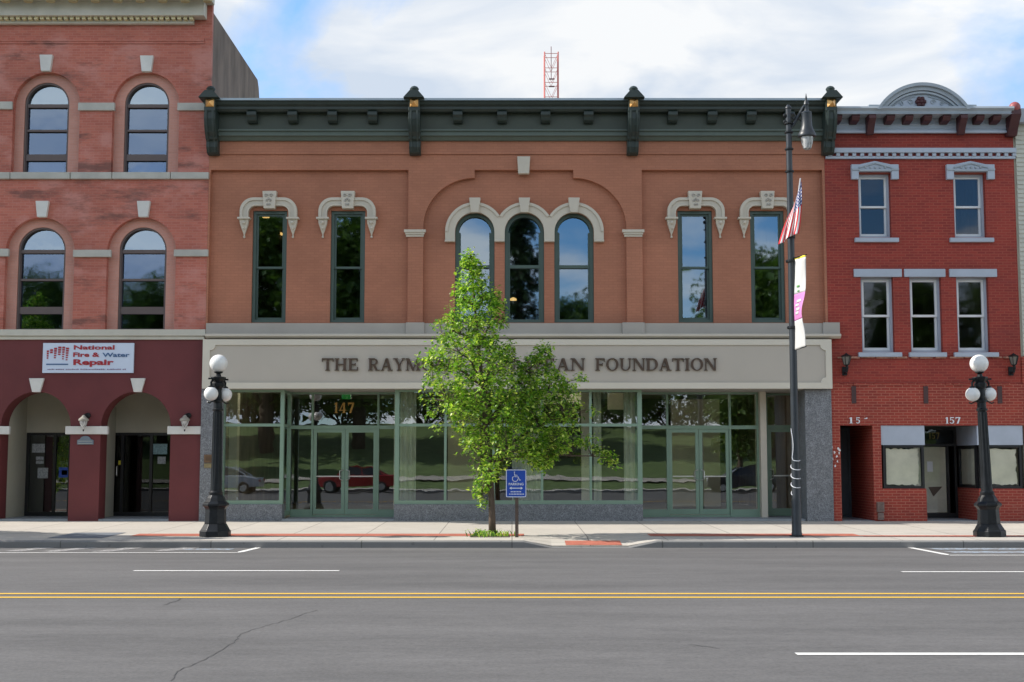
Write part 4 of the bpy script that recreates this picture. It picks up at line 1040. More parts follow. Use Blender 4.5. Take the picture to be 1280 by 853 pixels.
# cornice
yk = YF-.55
z1, z0 = fz(133, yk), fz(142, yk)
q = MB().extx([(YF+.3, z1), (yk, z1), (yk-.02, z1-.05), (yk+.05, z1-.10), (yk+.06, z0+.03), (yk+.03, z0), (YF+.3, z0)], fx(1046, 140, yk), fx(1268, 140, yk)); q.build('cornice', M['bluegrey_dark'], right)
q = MB().box(fx(1043, 159, YF-.1), RX1, YF-.1, YF-.001, fz(166, YF-.1), z0-.001)
for p in (155, 160): q.box(fx(1043, 159, YF-.1), RX1, YF-.13, YF-.101, fz(p+.9, YF-.13), fz(p, YF-.13))
q.box(fx(1043, 159, YF-.1), RX1, YF-.15, YF-.101, fz(166, YF-.15), fz(163.5, YF-.15))
q.build('frieze', M['bluegrey'], right)
for c in (1048, 1070, 1114, 1137, 1160.6, 1184, 1226, 1247):
    y0 = YF-.45; xA, xB = fx(c-5, 147, y0), fx(c+5, 147, y0); zA, zB = fz(143, y0), fz(151, y0)
    MB().extx([(YF-.102, zA), (y0, zA), (y0-.02, zA-.06), (y0+.06, zB+.02), (y0+.16, zB), (YF-.102, zB-.02)], xA, xB).build('modillion', M['oxblood'], right, bevel=.012)
for c in (1091, 1205.7):
    y0 = YF-.5; xA, xB = fx(c-4.5, 150, y0), fx(c+4.5, 150, y0); zA, zB = fz(142.8, y0), fz(165, y0)
    MB().extx([(YF-.135, zA), (y0, zA), (y0-.02, zA-.1), (y0+.10, zA-.2), (y0+.2, zB+.1), (y0+.26, zB), (YF-.135, zB)], xA, xB).build('bracket', M['oxblood'], right, bevel=.012)
y0 = YF-.5; xA, xB = fx(1264.5, 145, y0), fx(1277, 145, y0)
bk = MB().extx([(YF-.002, fz(136, y0)), (y0, fz(136, y0)), (y0-.02, fz(143, y0)), (y0+.10, fz(150, y0)), (y0+.22, fz(158, y0)), (y0+.30, fz(166, y0)), (YF-.002, fz(166, y0))], xA, xB).build('bracket', M['oxblood'], right, bevel=.02)
MB().ball(((xA+xB)/2, y0+.1, fz(133.2, y0)), .14, 16, 10).build('finial', plain('red_oxide_paint', (.30, .07, .07), .5), bk, smooth='all')
# pediment
yp = YF-.5
cxp = fx(1153.5, 125, yp); hb = fz(137.5, yp); ht = fz(105, yp); hw = 58.5*yp/F
def seg(hw_, h_, n=28):
    R_ = (hw_*hw_+h_*h_)/(2*h_); a0 = math.asin(hw_/R_); return [(cxp+R_*math.sin(-a0+2*a0*k/n), hb+h_-R_+R_*math.cos(-a0+2*a0*k/n)) for k in range(n+1)]
H1 = ht-hb
q = MB().ring(seg(hw, H1), seg(hw-.18, H1-.16), yp, YF+.2, closed=False); q.ring(seg(hw+.02, H1+.02), seg(hw-.06, H1-.06), yp-.07, yp-.001, closed=False); q.ring(seg(hw-.20, H1-.18), seg(hw-.26, H1-.23), yp+.03, YF+.1, closed=False)
pd = q.build('pediment', M['bluegrey_dark'], right)
q = MB().prism(seg(hw-.19, H1-.17), yp+.1, YF+.1); q.build('tympanum', M['bluegrey'], pd)
q = MB()
for s in (-1, 1):
    for (u, v, r) in ((.28, .17, .07), (.5, .13, .055), (.7, .08, .04)):
        q.tube([(cxp+s*(u+r*math.cos(k*.8)*(1-k*.07)), yp+.09, hb+.05+v+r*math.sin(k*.8)*(1-k*.07)) for k in range(11)], .014, 5)
    q.tube([(cxp+s*.16, yp+.09, hb+.36), (cxp+s*.45, yp+.09, hb+.28), (cxp+s*.75, yp+.09, hb+.13)], .014, 5)
q.build('carving', M['bluegrey_dark'], pd)
q = MB(); zc_ = fz(126.5, yp)
for k in range(6): a = k*math.pi/3; q.ball((cxp-.03+.085*math.cos(a), yp+.07, zc_+.085*math.sin(a)), .058, 10, 7)
q.ball((cxp-.03, yp+.05, zc_), .06, 10, 7); q.build('rosette', M['oxblood'], pd, smooth='all')
q = MB()
for s in (-1, 1): q.box(cxp+s*(hw-.12), cxp+s*(hw+.2), yp+.02, YF+.2, z1+.001, z1+.06)
q.build('pediment_foot', M['bluegrey_dark'], pd)
q = MB().box(RX0+.05, RX1-.02, YF+.301, 50, ztR-.3, ztR-.2); q.build('roof', M['roof'], right)
q = MB().box(RX1-.2, RX1-.01, YF+.301, 50, .1, ztR-.31); q.box(RX0+.01, RX0+.2, YF+.301, 50, zlow_, ztR-.31); q.box(RX0+.2, RX1-.2, 49.8, 50, .1, ztR-.31)
q.build('side_wall', M['sidewall'], right)
q = MB().box(RX0+.21, RX1-.21, YF+.31, 40, zlow_-.1, zlow_+.05); q.box(RX0+.21, RX1-.21, YF+.31, 40, fz(325, YF), fz(320, YF)); q.box(RX0+.21, RX1-.21, 40, 40.1, .2, ztR-.32)
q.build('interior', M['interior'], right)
# ground floor of the red building
zrl = walk_z(0, YF)-.05
X_ = lambda p, m_=590: fx(p, m_, YF)
dA, dB = X_(1051), X_(1091.5)
wA, wB = X_(1102), X_(1157); vA = X_(1222.5); vB = X_(1277)
zdo = fz(532, YF); zst = fz(532, YF); zsb = fz(611, YF)
q = MB()
outer = [(RX0, zrl), (RX0, zlow_-.002), (RX1, zlow_-.002), (RX1, zst), (wA, zst), (wA, zrl), (dB, zrl), (dB, zdo), (dA, zdo), (dA, zrl)]
q.holes(outer, [], YF-.03, YF+.3)
q.box(wA, wB, YF-.028, YF+.22, zrl, zsb); q.box(vA, RX1, YF-.028, YF+.22, zrl, zsb)
lowwall = q.build('ground_floor_wall', M['darkred_low'], right)
# recess side walls
YRC = YF+1.5
for bb in ((vA, vA+.12, YF+.221, YRC, zrl, zsb), (wB-.12, wB, YF+.221, YRC, zrl, zsb), (dB, dB+.15, YF+.301, YF+2.1, zrl, zdo+.1), (dA-.15, dA, YF+.301, YF+2.1, zrl, zdo+.1)):
    MB().box(*bb).build('recess_wall', M['darkred_low'], right)
q = MB().box(dA-.2, dB+.2, YF+.301, YF+2.3, zdo+.101, zdo+.2); q.box(wA, RX1-.02, YF+.301, YRC+.3, zst+.001, zst+.1); q.build('recess_ceiling', M['interior'], right)
MB().box(RX0+.02, RX1-.02, YF-.02, YF+2.3, zrl-.05, zrl+.062).build('recess_floor', M['porch'], right)
q = MB(); frame_rect(q, dA+.002, dB-.002, zrl+.064, zdo-.002, YF+2.1, YF+2.2, .06); q.box(dA+.063, dB-.063, YF+2.13, YF+2.18, zrl+.13, zdo-.07)
MBd = q.build('door', plain('dark_blue_door', (.05, .065, .085), .5, .15, 3), right)
# sign boards
zsg1 = fz(556.5, YF)
for bb in ((wA, wB-.002, YF-.005, YF+.05, zsg1, zst-.002), (vA+.002, RX1-.03, YF-.005, YF+.05, zsg1, zst-.002), (vA+.003, vA+.06, YF+.051, YRC, zsg1, zst-.002), (wB-.06, wB-.003, YF+.051, YRC, zsg1, zst-.002)):
    MB().box(*bb).build('sign_board', M['bluegrey'], right)
def papered(x0, x1, z0, z1, Y):
    f = MB(); frame_rect(f, x0, x1, z0, z1, Y, Y+.1, .06); fr = f.build('shop_window', M['blackframe'], right)
    pane(x0+.06, x1-.06, z0+.06, z1-.06, Y+.05, M['dullglass'], fr)
    q = MB(); n = 14; rr = random.Random(int(x0*100)); pts_ = []
    a, b2, c_, d_ = x0+.09, x1-.10, z0+.09, z1-.08
    for k in range(n): pts_.append((a+(b2-a)*k/(n-1), c_+rr.uniform(-.02, .03)))
    for k in range(n): pts_.append((b2-abs(rr.gauss(0, .025)), c_+(d_-c_)*(k+.5)/n))
    for k in range(n): pts_.append((b2+(a-b2)*k/(n-1), d_+rr.uniform(-.03, .01)))
    q.prism(pts_, Y+.062, Y+.066); q.build('window_paper', M['paper'], fr); return fr
papered(wA+.05, wB-.02, zsb+.001, zsg1-.002, YF+.02)
papered(vA+.06, RX1-.06, zsb+.001, zsg1-.002, YF+.02)
# side window of the recess (faces the entrance)
f = MB(); f.box(vA+.02, vA+.10, YF+.23, YF+.29, zsb+.001, zsg1-.002); f.box(vA+.02, vA+.10, YRC-.1, YRC-.04, zsb+.001, zsg1-.002); f.box(vA+.02, vA+.10, YF+.291, YRC-.101, zsb+.001, zsb+.07); f.box(vA+.02, vA+.10, YF+.291, YRC-.101, zsg1-.07, zsg1-.002)
fr = f.build('shop_window', M['blackframe'], right)
MB().box(vA+.07, vA+.075, YF+.32, YRC-.14, zsb+.09, zsg1-.09).build('window_paper', M['paper'], fr); MB().box(vA+.055, vA+.062, YF+.291, YRC-.101, zsb+.07, zsg1-.07).build('pane', M['dullglass'], fr)
# door of no. 157
f = MB(); frame_rect(f, wB+.001, vA-.001, zrl+.064, zst-.002, YRC, YRC+.1, .06, .12); zdt_ = fz(558, YRC); f.box(wB+.061, vA-.061, YRC+.002, YRC+.098, zdt_, zdt_+.06)
f.box(vA-.26, vA-.20, YRC+.003, YRC+.097, zrl+.185, zdt_-.001)
fr = f.build('shop_door', M['blackframe'], right); pane(wB+.061, vA-.061, zdt_+.06, zst-.062, YRC+.05, M['blackglass'], fr)
pane(wB+.061, vA-.26, zrl+.184, zdt_, YRC+.04, M['dullglass'], fr)
MB().box(wB+.20, vA-.27, YRC+.055, YRC+.06, zrl+.2, zdt_-.02).build('window_paper', M['paper'], fr)
pm = M['paper']
MB().pxbox(1159, 577, 1166, 590, YRC+.03, YRC+.035).build('notice', M['white'], fr)
Xn = lambda p: fx(p, 610, YRC)
MB().prism([(Xn(1161), fz(609, YRC)), (Xn(1178.5), fz(608.5, YRC)), (Xn(1167), fz(621, YRC))], YRC+.03, YRC+.034).build('torn_patch', plain('brown_tear', (.12, .09, .07), .8), fr)
q = MB(); word(q, '157', fx(1161, 545, YRC), fx(1175, 545, YRC), fz(549, YRC), fz(541, YRC), YRC+.03, .01); q.build('door_number', plain('dull_gold', (.22, .18, .05), .5), fr)
q = MB(); word(q, '157', fx(1180.5, 526, YF), fx(1200, 526, YF), fz(529.8, YF), fz(521.8, YF), YF-.05, .02); q.build('house_number', M['white'], right)
q = MB(); word(q, '1', fx(1060, 526, YF), fx(1066, 526, YF), fz(529.5, YF), fz(522, YF), YF-.05, .02); word(q, '5', fx(1069, 526, YF), fx(1075, 526, YF), fz(529.5, YF), fz(522, YF), YF-.05, .02)
q.prism([(fx(1079, 524, YF), fz(524, YF)), (fx(1083.5, 524, YF), fz(522, YF)), (fx(1083.5, 524, YF), fz(524, YF))], YF-.05, YF-.031); q.build('house_number', M['white'], right)
for c in (1067.5, 1157.5, 1250):
    MB().pxbox(c-2.8, 483, c+2.8, 504.5, YF-.05, YF-.025).build('anchor_plate', M['oxblood'] if False else plain('rusty_plate', (.06, .03, .03), .7) if c < 1070 else bpy.data.materials['rusty_plate'], right)
# rough projecting mortar courses
rr = random.Random(4)
for (py_, x0p, x1p) in ((446.8, 1050, 1276), (480.3, 1043, 1276)):
    q = MB(); x = X_(x0p)
    while x < X_(x1p)-.3:
        L_ = rr.uniform(.15, .5); q.box(x, x+L_, YF-.03-rr.uniform(.008, .03), YF-.001, fz(py_, YF)-rr.uniform(.02, .035), fz(py_, YF)+rr.uniform(.005, .02)); x += L_+rr.uniform(.01, .12)
    q.build('mortar_course', plain('pale_mortar', (.36, .18, .13), .9, .5, 8) if py_ < 450 else M['darkred_low'], right)
# chipped paint marks beside the doorway
q = MB()
for (u, v) in ((1040.5, 560), (1048, 561), (1043, 566), (1049, 566.5), (1046, 571), (1041, 574), (1047, 577), (1044, 583), (1049.5, 563)):
    cx, cz = P(u, v, YF-.04); q.prism([(cx+rr.uniform(.012, .035)*math.cos(k*1.05), cz+rr.uniform(.015, .045)*math.sin(k*1.05)) for k in range(6)], YF-.034, YF-.029)
q.build('paint_chip', M['white_paint'], right)
# ================================================================== CREAM CLAPBOARD BUILDING at the right edge
cl = thing('clapboard_building', 'cream clapboard building just showing at the right edge beside the red brick one', 'building', (RX1+3, YF, walk_z(0, YF)))
q = MB(); zc_ = walk_z(0, YF)-.05; zt_ = fz(156, YF)
z_ = fz(445, YF)
while z_ < zt_:
    q.extx([(YF+.02, z_), (YF-.05, z_), (YF-.028, z_+.112), (YF+.02, z_+.112)], RX1+.05, RX1+6); z_ += .113
q.build('cladding', M['cream_board'], cl)
q = MB().box(RX1+.004, RX1+6, YF+.021, 45, zc_, zt_); q.build('body', M['cream_wall'], cl)
q = MB().box(RX1+.004, RX1+6, YF-.03, YF+.02, zc_, fz(446, YF)); q.build('ground_floor_wall', M['darkred_low'], cl)
MB().box(RX1+.004, RX1+6, YF-.25, YF+.4, zt_+.001, zt_+.35).build('cornice', M['bluegrey_dark'], cl)

# ================================================================== SIGNS AND WALL LAMPS
def text(mb, s, x0, x1, z0, z1, y, dep=.006, off=.0):
    cu = bpy.data.curves.new('tmp', 'FONT'); cu.body = s; cu.size = 1; cu.extrude = .01; cu.offset = off; cu.resolution_u = 3
    ob = bpy.data.objects.new('tmp', cu); me = bpy.data.meshes.new_from_object(ob)
    X0 = min(v.co.x for v in me.vertices); X1 = max(v.co.x for v in me.vertices); Y0 = min(v.co.y for v in me.vertices); Y1 = max(v.co.y for v in me.vertices)
    mb.add([(x0+(v.co.x-X0)/(X1-X0)*(x1-x0), y-(v.co.z)*dep/.02, z0+(v.co.y-Y0)/(Y1-Y0)*(z1-z0)) for v in me.vertices], [tuple(p.vertices) for p in me.polygons])
    bpy.data.objects.remove(ob); bpy.data.curves.remove(cu); bpy.data.meshes.remove(me)
ysn = YF-.08
sg = thing('banner_sign', 'pale blue banner sign with red brick logo reading National Fire & Water Repair above the arches', 'sign', (fx(110, 447, ysn), ysn, fz(466, ysn)))
MB().pxbox(53.3, 429, 167, 466.3, ysn, YF-.021).build('panel', M['lightblue'], sg, bevel=.004)
Xs = lambda p: fx(p, 447, ysn); Zs = lambda p: fz(p, ysn); yt = ysn-.008
q = MB(); text(q, 'National', Xs(92), Xs(143), Zs(437.3), Zs(431.8), yt, off=.03); q.build('lettering', M['logo_red'], sg)
q = MB(); text(q, 'Fire &', Xs(91.5), Xs(124.5), Zs(446.5), Zs(440.8), yt, off=.03); q.build('lettering', M['logo_red'], sg)
q = MB(); text(q, 'Water', Xs(128), Xs(162), Zs(446.5), Zs(441.3), yt, off=.025); q.build('lettering', M['logo_blue'], sg)
q = MB(); text(q, 'Repair', Xs(92), Xs(142.5), Zs(458.8), Zs(449.3), yt, off=.035); q.build('lettering', M['logo_red'], sg)
q = MB()
colsx = [(58.5, 61, 438.3, 4), (62.5, 66, 436.8, 2), (67.5, 71, 435, 5), (72.5, 76.5, 433.6, 4), (77.7, 81, 433.6, 6), (82.3, 86, 434.8, 6)]
for (a, c, t_, n_) in colsx:
    for k in range(n_):
        f_ = 1-k*.08; q.box(Xs(a), Xs(a+(c-a)*f_), yt-.002, ysn-.001, Zs(t_+k*2.9+2.2*f_), Zs(t_+k*2.9))
q.build('logo', M['logo_red'], sg)
MB().box(Xs(58.2), Xs(85.6), yt, ysn-.001, Zs(456.4), Zs(454.9)).build('logo_line', M['logo_blue'], sg)
q = MB(); rr = random.Random(11); x = 60.0
while x < 161:
    w_ = rr.uniform(.8, 2.0)
    if rr.random() < .85: q.box(Xs(x), Xs(x+w_), yt, ysn-.001, Zs(462.6), Zs(461.4+rr.uniform(-.3, .3)))
    x += w_+.5
q.build('small_print', plain('grey_purple_print', (.25, .2, .3), .5), sg)
# house plaque and brass plaque
yq_ = YGl-.05; Xq = lambda p: fx(p, 550, yq_); Zq = lambda p: fz(p, yq_)
pl = thing('address_plaque', 'small grey arched plaque on the maroon pier below the first wall lantern', 'plaque', (Xq(106.5), yq_, Zq(556)))
pts = [(Xq(96.5), Zq(555.8)), (Xq(96.5), Zq(550.5)), (Xq(99), Zq(549.5))]+[(Xq(106.5+6.5*math.cos(math.pi-math.pi*k/8)), Zq(549.2-4.0*math.sin(math.pi*k/8))) for k in range(9)]+[(Xq(114), Zq(549.5)), (Xq(116.8), Zq(550.5)), (Xq(116.8), Zq(555.8))]
MB().prism(pts, yq_, YGl-.021).build('plate', plain('slate_plaque', (.16, .20, .24), .5), pl)
q = MB().box(Xq(98), Xq(115.3), yq_-.004, yq_-.0005, Zq(552), Zq(551.4)); q.box(Xq(98), Xq(115.3), yq_-.004, yq_-.0005, Zq(555), Zq(554.4))
q.build('border', M['grey_stone'], pl)
yb_ = YF-.125
bp = thing('brass_plaque', 'pair of small brass plates on the grey granite pier beside the left street lamp', 'plaque', (fx(260.5, 580, yb_), yb_, fz(585, yb_)))
brs = plain('brown_brass', (.20, .12, .07), .4, .15, 12, metal=.5)
MB().pxbox(255, 568.5, 266.5, 578.5, yb_, YF-.101).build('upper_plate', brs, bp); MB().pxbox(255, 579.5, 266.5, 585, yb_, YF-.101).build('lower_plate', plain('pale_brass', (.30, .24, .13), .4, .1, 12, metal=.5), bp)
q = MB()
for k in range(5): q.pxbox(257, 570+k*1.5, 264.5, 570.6+k*1.5, yb_-.003, yb_-.0005)
q.build('engraving', plain('engraved_dark', (.06, .035, .02), .5), bp)
# lanterns
def lantern_left(px, label):
    X = fx(px, 527, YGl-.2); Y = YGl-.2; Z = lambda p: fz(p, Y)
    t = thing('wall_lantern', label, 'wall lamp', (X, YGl-.02, Z(530)), 'wall lanterns beside the arches')
    q = MB().ball((X+.05, YGl-.04, Z(519.5)), .07, 12, 8); q.tube([(X+.05, YGl-.04, Z(520)), (X+.04, YGl-.14, Z(517.5)), (X, Y, Z(519))], .02, 6); q.build('wall_bracket', M['black'], t)
    MB().lathe([(.02, Z(519)), (.06, Z(521.5)), (.12, Z(524)), (.125, Z(526)), (.10, Z(526.5))][::-1], X, Y, 14).build('lamp_cap', plain('tan_metal', (.30, .28, .24), .5) if 'tan_metal' not in bpy.data.materials else bpy.data.materials['tan_metal'], t, smooth=True)
    MB().lathe([(.02, Z(537)), (.045, Z(534.5)), (.085, Z(530)), (.10, Z(526.6))], X, Y, 14).build('lamp_glass', M['refractor'], t, smooth=True)
    MB().lathe([(.008, Z(539.5)), (.02, Z(538)), (.02, Z(537.01))], X, Y, 8).build('finial', M['black'], t)
lantern_left(104.5, 'small lantern with frosted bowl on the maroon pier between the two arches')
lantern_left(231, 'small lantern with frosted bowl on the maroon pier beside the granite pier')
def lantern_right(px, label):
    Y = YF-.25; X = fx(px, 450, Y); Z = lambda p: fz(p, Y)
    t = thing('wall_lantern', label, 'wall lamp', (X, YF-.03, Z(468)), 'wall lanterns on the red building')
    q = MB().box(X-.06, X+.06, YF-.07, YF-.031, Z(469), Z(458)); q.tube([(X, YF-.06, Z(466)), (X+.0, Y+.02, Z(465)), (X+.02, Y, Z(460)), (X, Y, Z(456))], .03, 6); q.build('wall_bracket', M['black'], t)
    MB().lathe([(.06, Z(456)), (.11, Z(446.2))], X, Y, 6).build('lamp_glass', plain('dusty_lamp_glass', (.16, .15, .13), .4) if 'dusty_lamp_glass' not in bpy.data.materials else bpy.data.materials['dusty_lamp_glass'], t)
    q = MB().lathe([(.13, Z(446)), (.14, Z(445.4)), (.04, Z(442.8)), (.01, Z(441.5))], X, Y, 6); q.lathe([(.03, Z(457.5)), (.07, Z(456.01))], X, Y, 6)
    for k in range(6):
        a = k*math.pi/3; q.tube([(X+.065*math.cos(a), Y+.065*math.sin(a), Z(456)), (X+.115*math.cos(a), Y+.115*math.sin(a), Z(446.2))], .009, 4)
    q.build('lamp_cage', M['black'], t)
lantern_right(1058, 'dark lantern on the red brick wall just right of the long sign')
lantern_right(1267, 'dark lantern on the red brick wall above the right street lamp')
vb = MB().pxbox(1097, 628, 1105.5, 640, YF-.13, YF-.031); vb.pxbox(1098, 641, 1105, 650, YF-.10, YF-.031)
for k in range(5): vb.pxbox(1098, 629.5+2*k, 1104.5, 630.3+2*k, YF-.14, YF-.131)
tag(single(vb.build('utility_box', plain('grey_utility_box', (.20, .14, .12), .6, .3, 12)), (fx(1101, 640, YF), YF-.03, fz(650, YF))), 'small grey louvred box low on the red wall beside the doorway', 'utility box')
cb = MB().box(fx(1277, 485, YF-.1), fx(1281, 485, YF-.1)+.1, YF-.12, YF-.031, fz(487.5, YF), fz(482, YF))

# ================================================================== STREET LAMPS
def street_lamp(px, Y, label, arm_a):
    X = fx(px, 667, Y); zb = walk_z(X, Y); Z = lambda p: fz(p, Y)-fz(668, Y)+zb; k_ = Y/F
    t = thing('street_lamp', label, 'street lamp', (X, Y, zb), 'black globe street lamps')
    rot = math.pi/8
    q = MB().lathe([(19.5*k_, zb), (19.5*k_, Z(661)), (18*k_, Z(659.5)), (15.5*k_, Z(655)), (13.8*k_, Z(652))], X, Y, 8, rot)
    q.build('base', M['black'], t, bevel=.01)
    q = MB().lathe([(13.6*k_, Z(652.01)), (12.8*k_, Z(634)), (14.5*k_, Z(631)), (16.5*k_, Z(629.5)), (16.5*k_, Z(627)), (12.5*k_, Z(624)), (11*k_, Z(620)), (8.6*k_, Z(616))], X, Y, 8, rot)
    q.build('pedestal', M['black'], t, bevel=.008)
    q = MB(); n = 12
    q.lathe([(8.4*k_, Z(616)), (8.8*k_, Z(613)), (7.0*k_, Z(611)), (6.2*k_, Z(590)), (5.2*k_, Z(512)), (6.9*k_, Z(510.5)), (6.9*k_, Z(509)), (5.6*k_, Z(508)), (5.2*k_, Z(501)), (6.6*k_, Z(500)), (6.6*k_, Z(497.5)), (4.6*k_, Z(496)), (4.4*k_, Z(484))], X, Y, 20)
    for j in range(n):                                 # fluting ribs
        a = 2*math.pi*j/n; q.tube([(X+6.3*k_*math.cos(a), Y+6.3*k_*math.sin(a), Z(610)), (X+5.25*k_*math.cos(a), Y+5.25*k_*math.sin(a), Z(513))], .010, 5)
    q.build('shaft', M['black'], t, smooth=True)
    q = MB().lathe([(4.4*k_, Z(484)), (7.5*k_, Z(481)), (8*k_, Z(477)), (6*k_, Z(475.5)), (9.5*k_, Z(470.5)), (9.5*k_, Z(469)), (3.5*k_, Z(468)), (3*k_, Z(465))], X, Y, 8, rot)
    q.lathe([(2*k_, Z(465.01)), (5.4*k_, Z(463.5)), (5.4*k_, Z(462.3)), (3*k_, Z(461.5))], X, Y, 16)
    q.build('head', M['black'], t, bevel=.006)
    MB().ball((X, Y, Z(452)), 11.3*k_, 32, 20).build('globe', M['globe'], t, smooth='all')
    ln = 12.6*k_
    for s in (0, math.pi):
        a = arm_a+s; dx, dy = math.cos(a), math.sin(a)
        q = MB().tube([(X+dx*.05, Y+dy*.05, Z(496)), (X+dx*ln*.5, Y+dy*ln*.5, Z(498)), (X+dx*ln*1.25, Y+dy*ln*1.25, Z(502)), (X+dx*ln*1.5, Y+dy*ln*1.5, Z(500.5))], .014, 6)
        q.tube([(X+dx*.06, Y+dy*.06, Z(470.5)), (X+dx*ln*.7, Y+dy*ln*.7, Z(472)), (X+dx*ln, Y+dy*ln, Z(476)), (X+dx*ln, Y+dy*ln, Z(480))], [.03, .028, .025, .02], 6)
        q.box(X+dx*ln-.06, X+dx*ln+.06, Y+dy*ln-.02, Y+dy*ln+.02, Z(472.5), Z(470.5))
        q.lathe([(1.8*k_, Z(480)), (3.6*k_, Z(481)), (4.2*k_, Z(483.4))][::-1], X+dx*ln, Y+dy*ln, 12)
        ar = q.build('arm', M['black'], t)
        MB().ball((X+dx*ln, Y+dy*ln, Z(490.3)), 8.8*k_, 26, 16).build('globe', M['globe'], ar, smooth='all')
    return t
street_lamp(269, 26.6, 'black cast iron street lamp with three white globes in front of the left granite pier', math.radians(240))
rl = street_lamp(1237, 26.6, 'black cast iron street lamp with three white globes in front of the papered shop windows', math.radians(200)); rl.rotation_euler = (0, math.radians(-1.6), 0)
# tall pole lamp
YPL = 26.55
X0 = fx(996, 667, YPL); zb = walk_z(X0, YPL); k_ = YPL/F
Zp = lambda p: fz(p, YPL)-fz(668, YPL)+zb
tl = thing('pole_lamp', 'tall dark steel lamp pole with a hanging bell-shaped lantern on a scrolled arm', 'street lamp', (X0, YPL, zb))
q = MB().lathe([(6.5*k_, zb), (6.5*k_, Z_ if False else Zp(664)), (6*k_, Zp(662)), (5.9*k_, Zp(625)), (5.3*k_, Zp(620)), (4.9*k_, Zp(560)), (4.3*k_, Zp(300)), (3.6*k_, Zp(155)), (3.4*k_, Zp(134)), (4.2*k_, Zp(133)), (3.5*k_, Zp(131)), (1.5*k_, Zp(128.5))], X0, YPL, 20)
pole_m = plain('dark_steel_paint', (.022, .028, .035), .42, .2, 3)
q.build('pole', pole_m, tl, smooth=True)
for p in (212, 184, 163, 152): MB().lathe([(4.0*k_, Zp(p+1.6)), (5.6*k_, Zp(p+.8)), (5.6*k_, Zp(p-.8)), (4.0*k_, Zp(p-1.6))], X0, YPL, 16).build('collar', M['black'], tl)
MB().lathe([(9*k_, zb+.001), (9*k_, zb+.025), (6.6*k_, zb+.03)], X0, YPL, 8).build('base_plate', M['black'], tl)
for p in (150, 142): MB().ball((X0-.07, YPL, Zp(p)), .045, 8, 6).build('knob', M['black'], tl)
Xh = fx(1007.5, 150, YPL); Yh = YPL-.05
q = MB().tube([(X0, YPL, Zp(160)), (X0+.12, YPL, Zp(152)), (X0+.20, YPL-.01, Zp(143)), (X0+.26, YPL-.02, Zp(137)), (Xh-.06, Yh, Zp(132)), (Xh, Yh, Zp(129))], [.035, .032, .03, .03, .03, .03], 8)
q.tube([(X0+.03, YPL, Zp(141)), (X0+.10, YPL, Zp(139)), (X0+.15, YPL, Zp(143)), (X0+.11, YPL, Zp(147)), (X0+.07, YPL, Zp(144))], .022, 6)
q.tube([(X0+.2, YPL, Zp(146)), (X0+.27, YPL, Zp(149)), (X0+.3, YPL, Zp(145)), (X0+.27, YPL, Zp(142))], .018, 6)
q.build('arm', pole_m, tl)
q = MB().lathe([(8.2*k_, Zp(170)), (11.4*k_, Zp(169)), (11.6*k_, Zp(167)), (10*k_, Zp(164)), (8.2*k_, Zp(160.5)), (7.9*k_, Zp(159)), (6.9*k_, Zp(156)), (6.6*k_, Zp(141)), (6.9*k_, Zp(140)), (6.0*k_, Zp(138.5)), (3*k_, Zp(137)), (2.4*k_, Zp(131)), (3.4*k_, Zp(129)), (2.6*k_, Zp(125.5)), (1.2*k_, Zp(123)), (1.4*k_, Zp(121.5)), (.2*k_, Zp(115))], Xh, Yh, 20)
q.build('lantern', pole_m, tl, smooth=True)
MB().lathe([(2.5*k_, Zp(185.5)), (5*k_, Zp(184)), (6.9*k_, Zp(178)), (8.0*k_, Zp(170.1))], Xh, Yh, 20).build('lamp_bowl', M['refractor'], tl, smooth=True)
# brackets that carry the banner and flag
q = MB()
for p in (324, 407): q = MB().lathe([(4.9*k_, Zp(p+2)), (5.8*k_, Zp(p+1)), (5.8*k_, Zp(p-1)), (4.9*k_, Zp(p-2))], X0, YPL, 14); q.ball((X0-.085, YPL, Zp(p)), .035, 8, 6); q.build('clamp', M['black'], tl)
q = MB(); q.lathe([(4.7*k_, Zp(296)), (5.6*k_, Zp(295)), (5.6*k_, Zp(287)), (4.7*k_, Zp(286))], X0, YPL, 14)
q.build('clamp', M['black'], tl)
# flag
def P3(px, py, Y): x, z_ = P(px, py, Y); return Vector((x, Y, z_))
fl = thing('flag', 'small American flag hanging from a short staff on the tall lamp pole', 'flag', (X0, YPL-.1, Zp(290)))
q = MB().tube([P3(992.5, 292, YPL-.08), P3(996, 258, YPL-.30), P3(1000.5, 223, YPL-.5)], .013, 8); q.build('staff', M['white'], fl)
mF, t, b = mat('flag_cloth')
uvn = t.nodes.new('ShaderNodeUVMap'); uvn.uv_map = 'uv'; spu = t.nodes.new('ShaderNodeSeparateXYZ'); t.links.new(uvn.outputs[0], spu.inputs[0])
u_, v_ = spu.outputs[0], spu.outputs[1]
st_ = mth(t, 'GREATER_THAN', mth(t, 'MODULO', mth(t, 'MULTIPLY', v_, 13.0), 2.0), 1.0)
colr = mixc(t, st_, (.62, .02, .03), (.78, .78, .78))
can = mth(t, 'MULTIPLY', mth(t, 'LESS_THAN', u_, .42), mth(t, 'LESS_THAN', v_, .5385))
fu = mth(t, 'SUBTRACT', mth(t, 'FRACT', mth(t, 'MULTIPLY', u_, 14.3)), .5); fv = mth(t, 'SUBTRACT', mth(t, 'FRACT', mth(t, 'MULTIPLY', v_, 9.3)), .5)
dd = mth(t, 'SQRT', mth(t, 'ADD', mth(t, 'MULTIPLY', fu, fu), mth(t, 'MULTIPLY', fv, fv)))
star = mth(t, 'LESS_THAN', dd, .30)
colc = mixc(t, star, (.012, .025, .16), (.75, .75, .78))
t.links.new(mixc(t, can, colr, colc), b.inputs['Base Color']); b.inputs['Roughness'].default_value = .8
A0, B0 = P3(1001.5, 227, YPL-.47), P3(991, 262, YPL-.28)
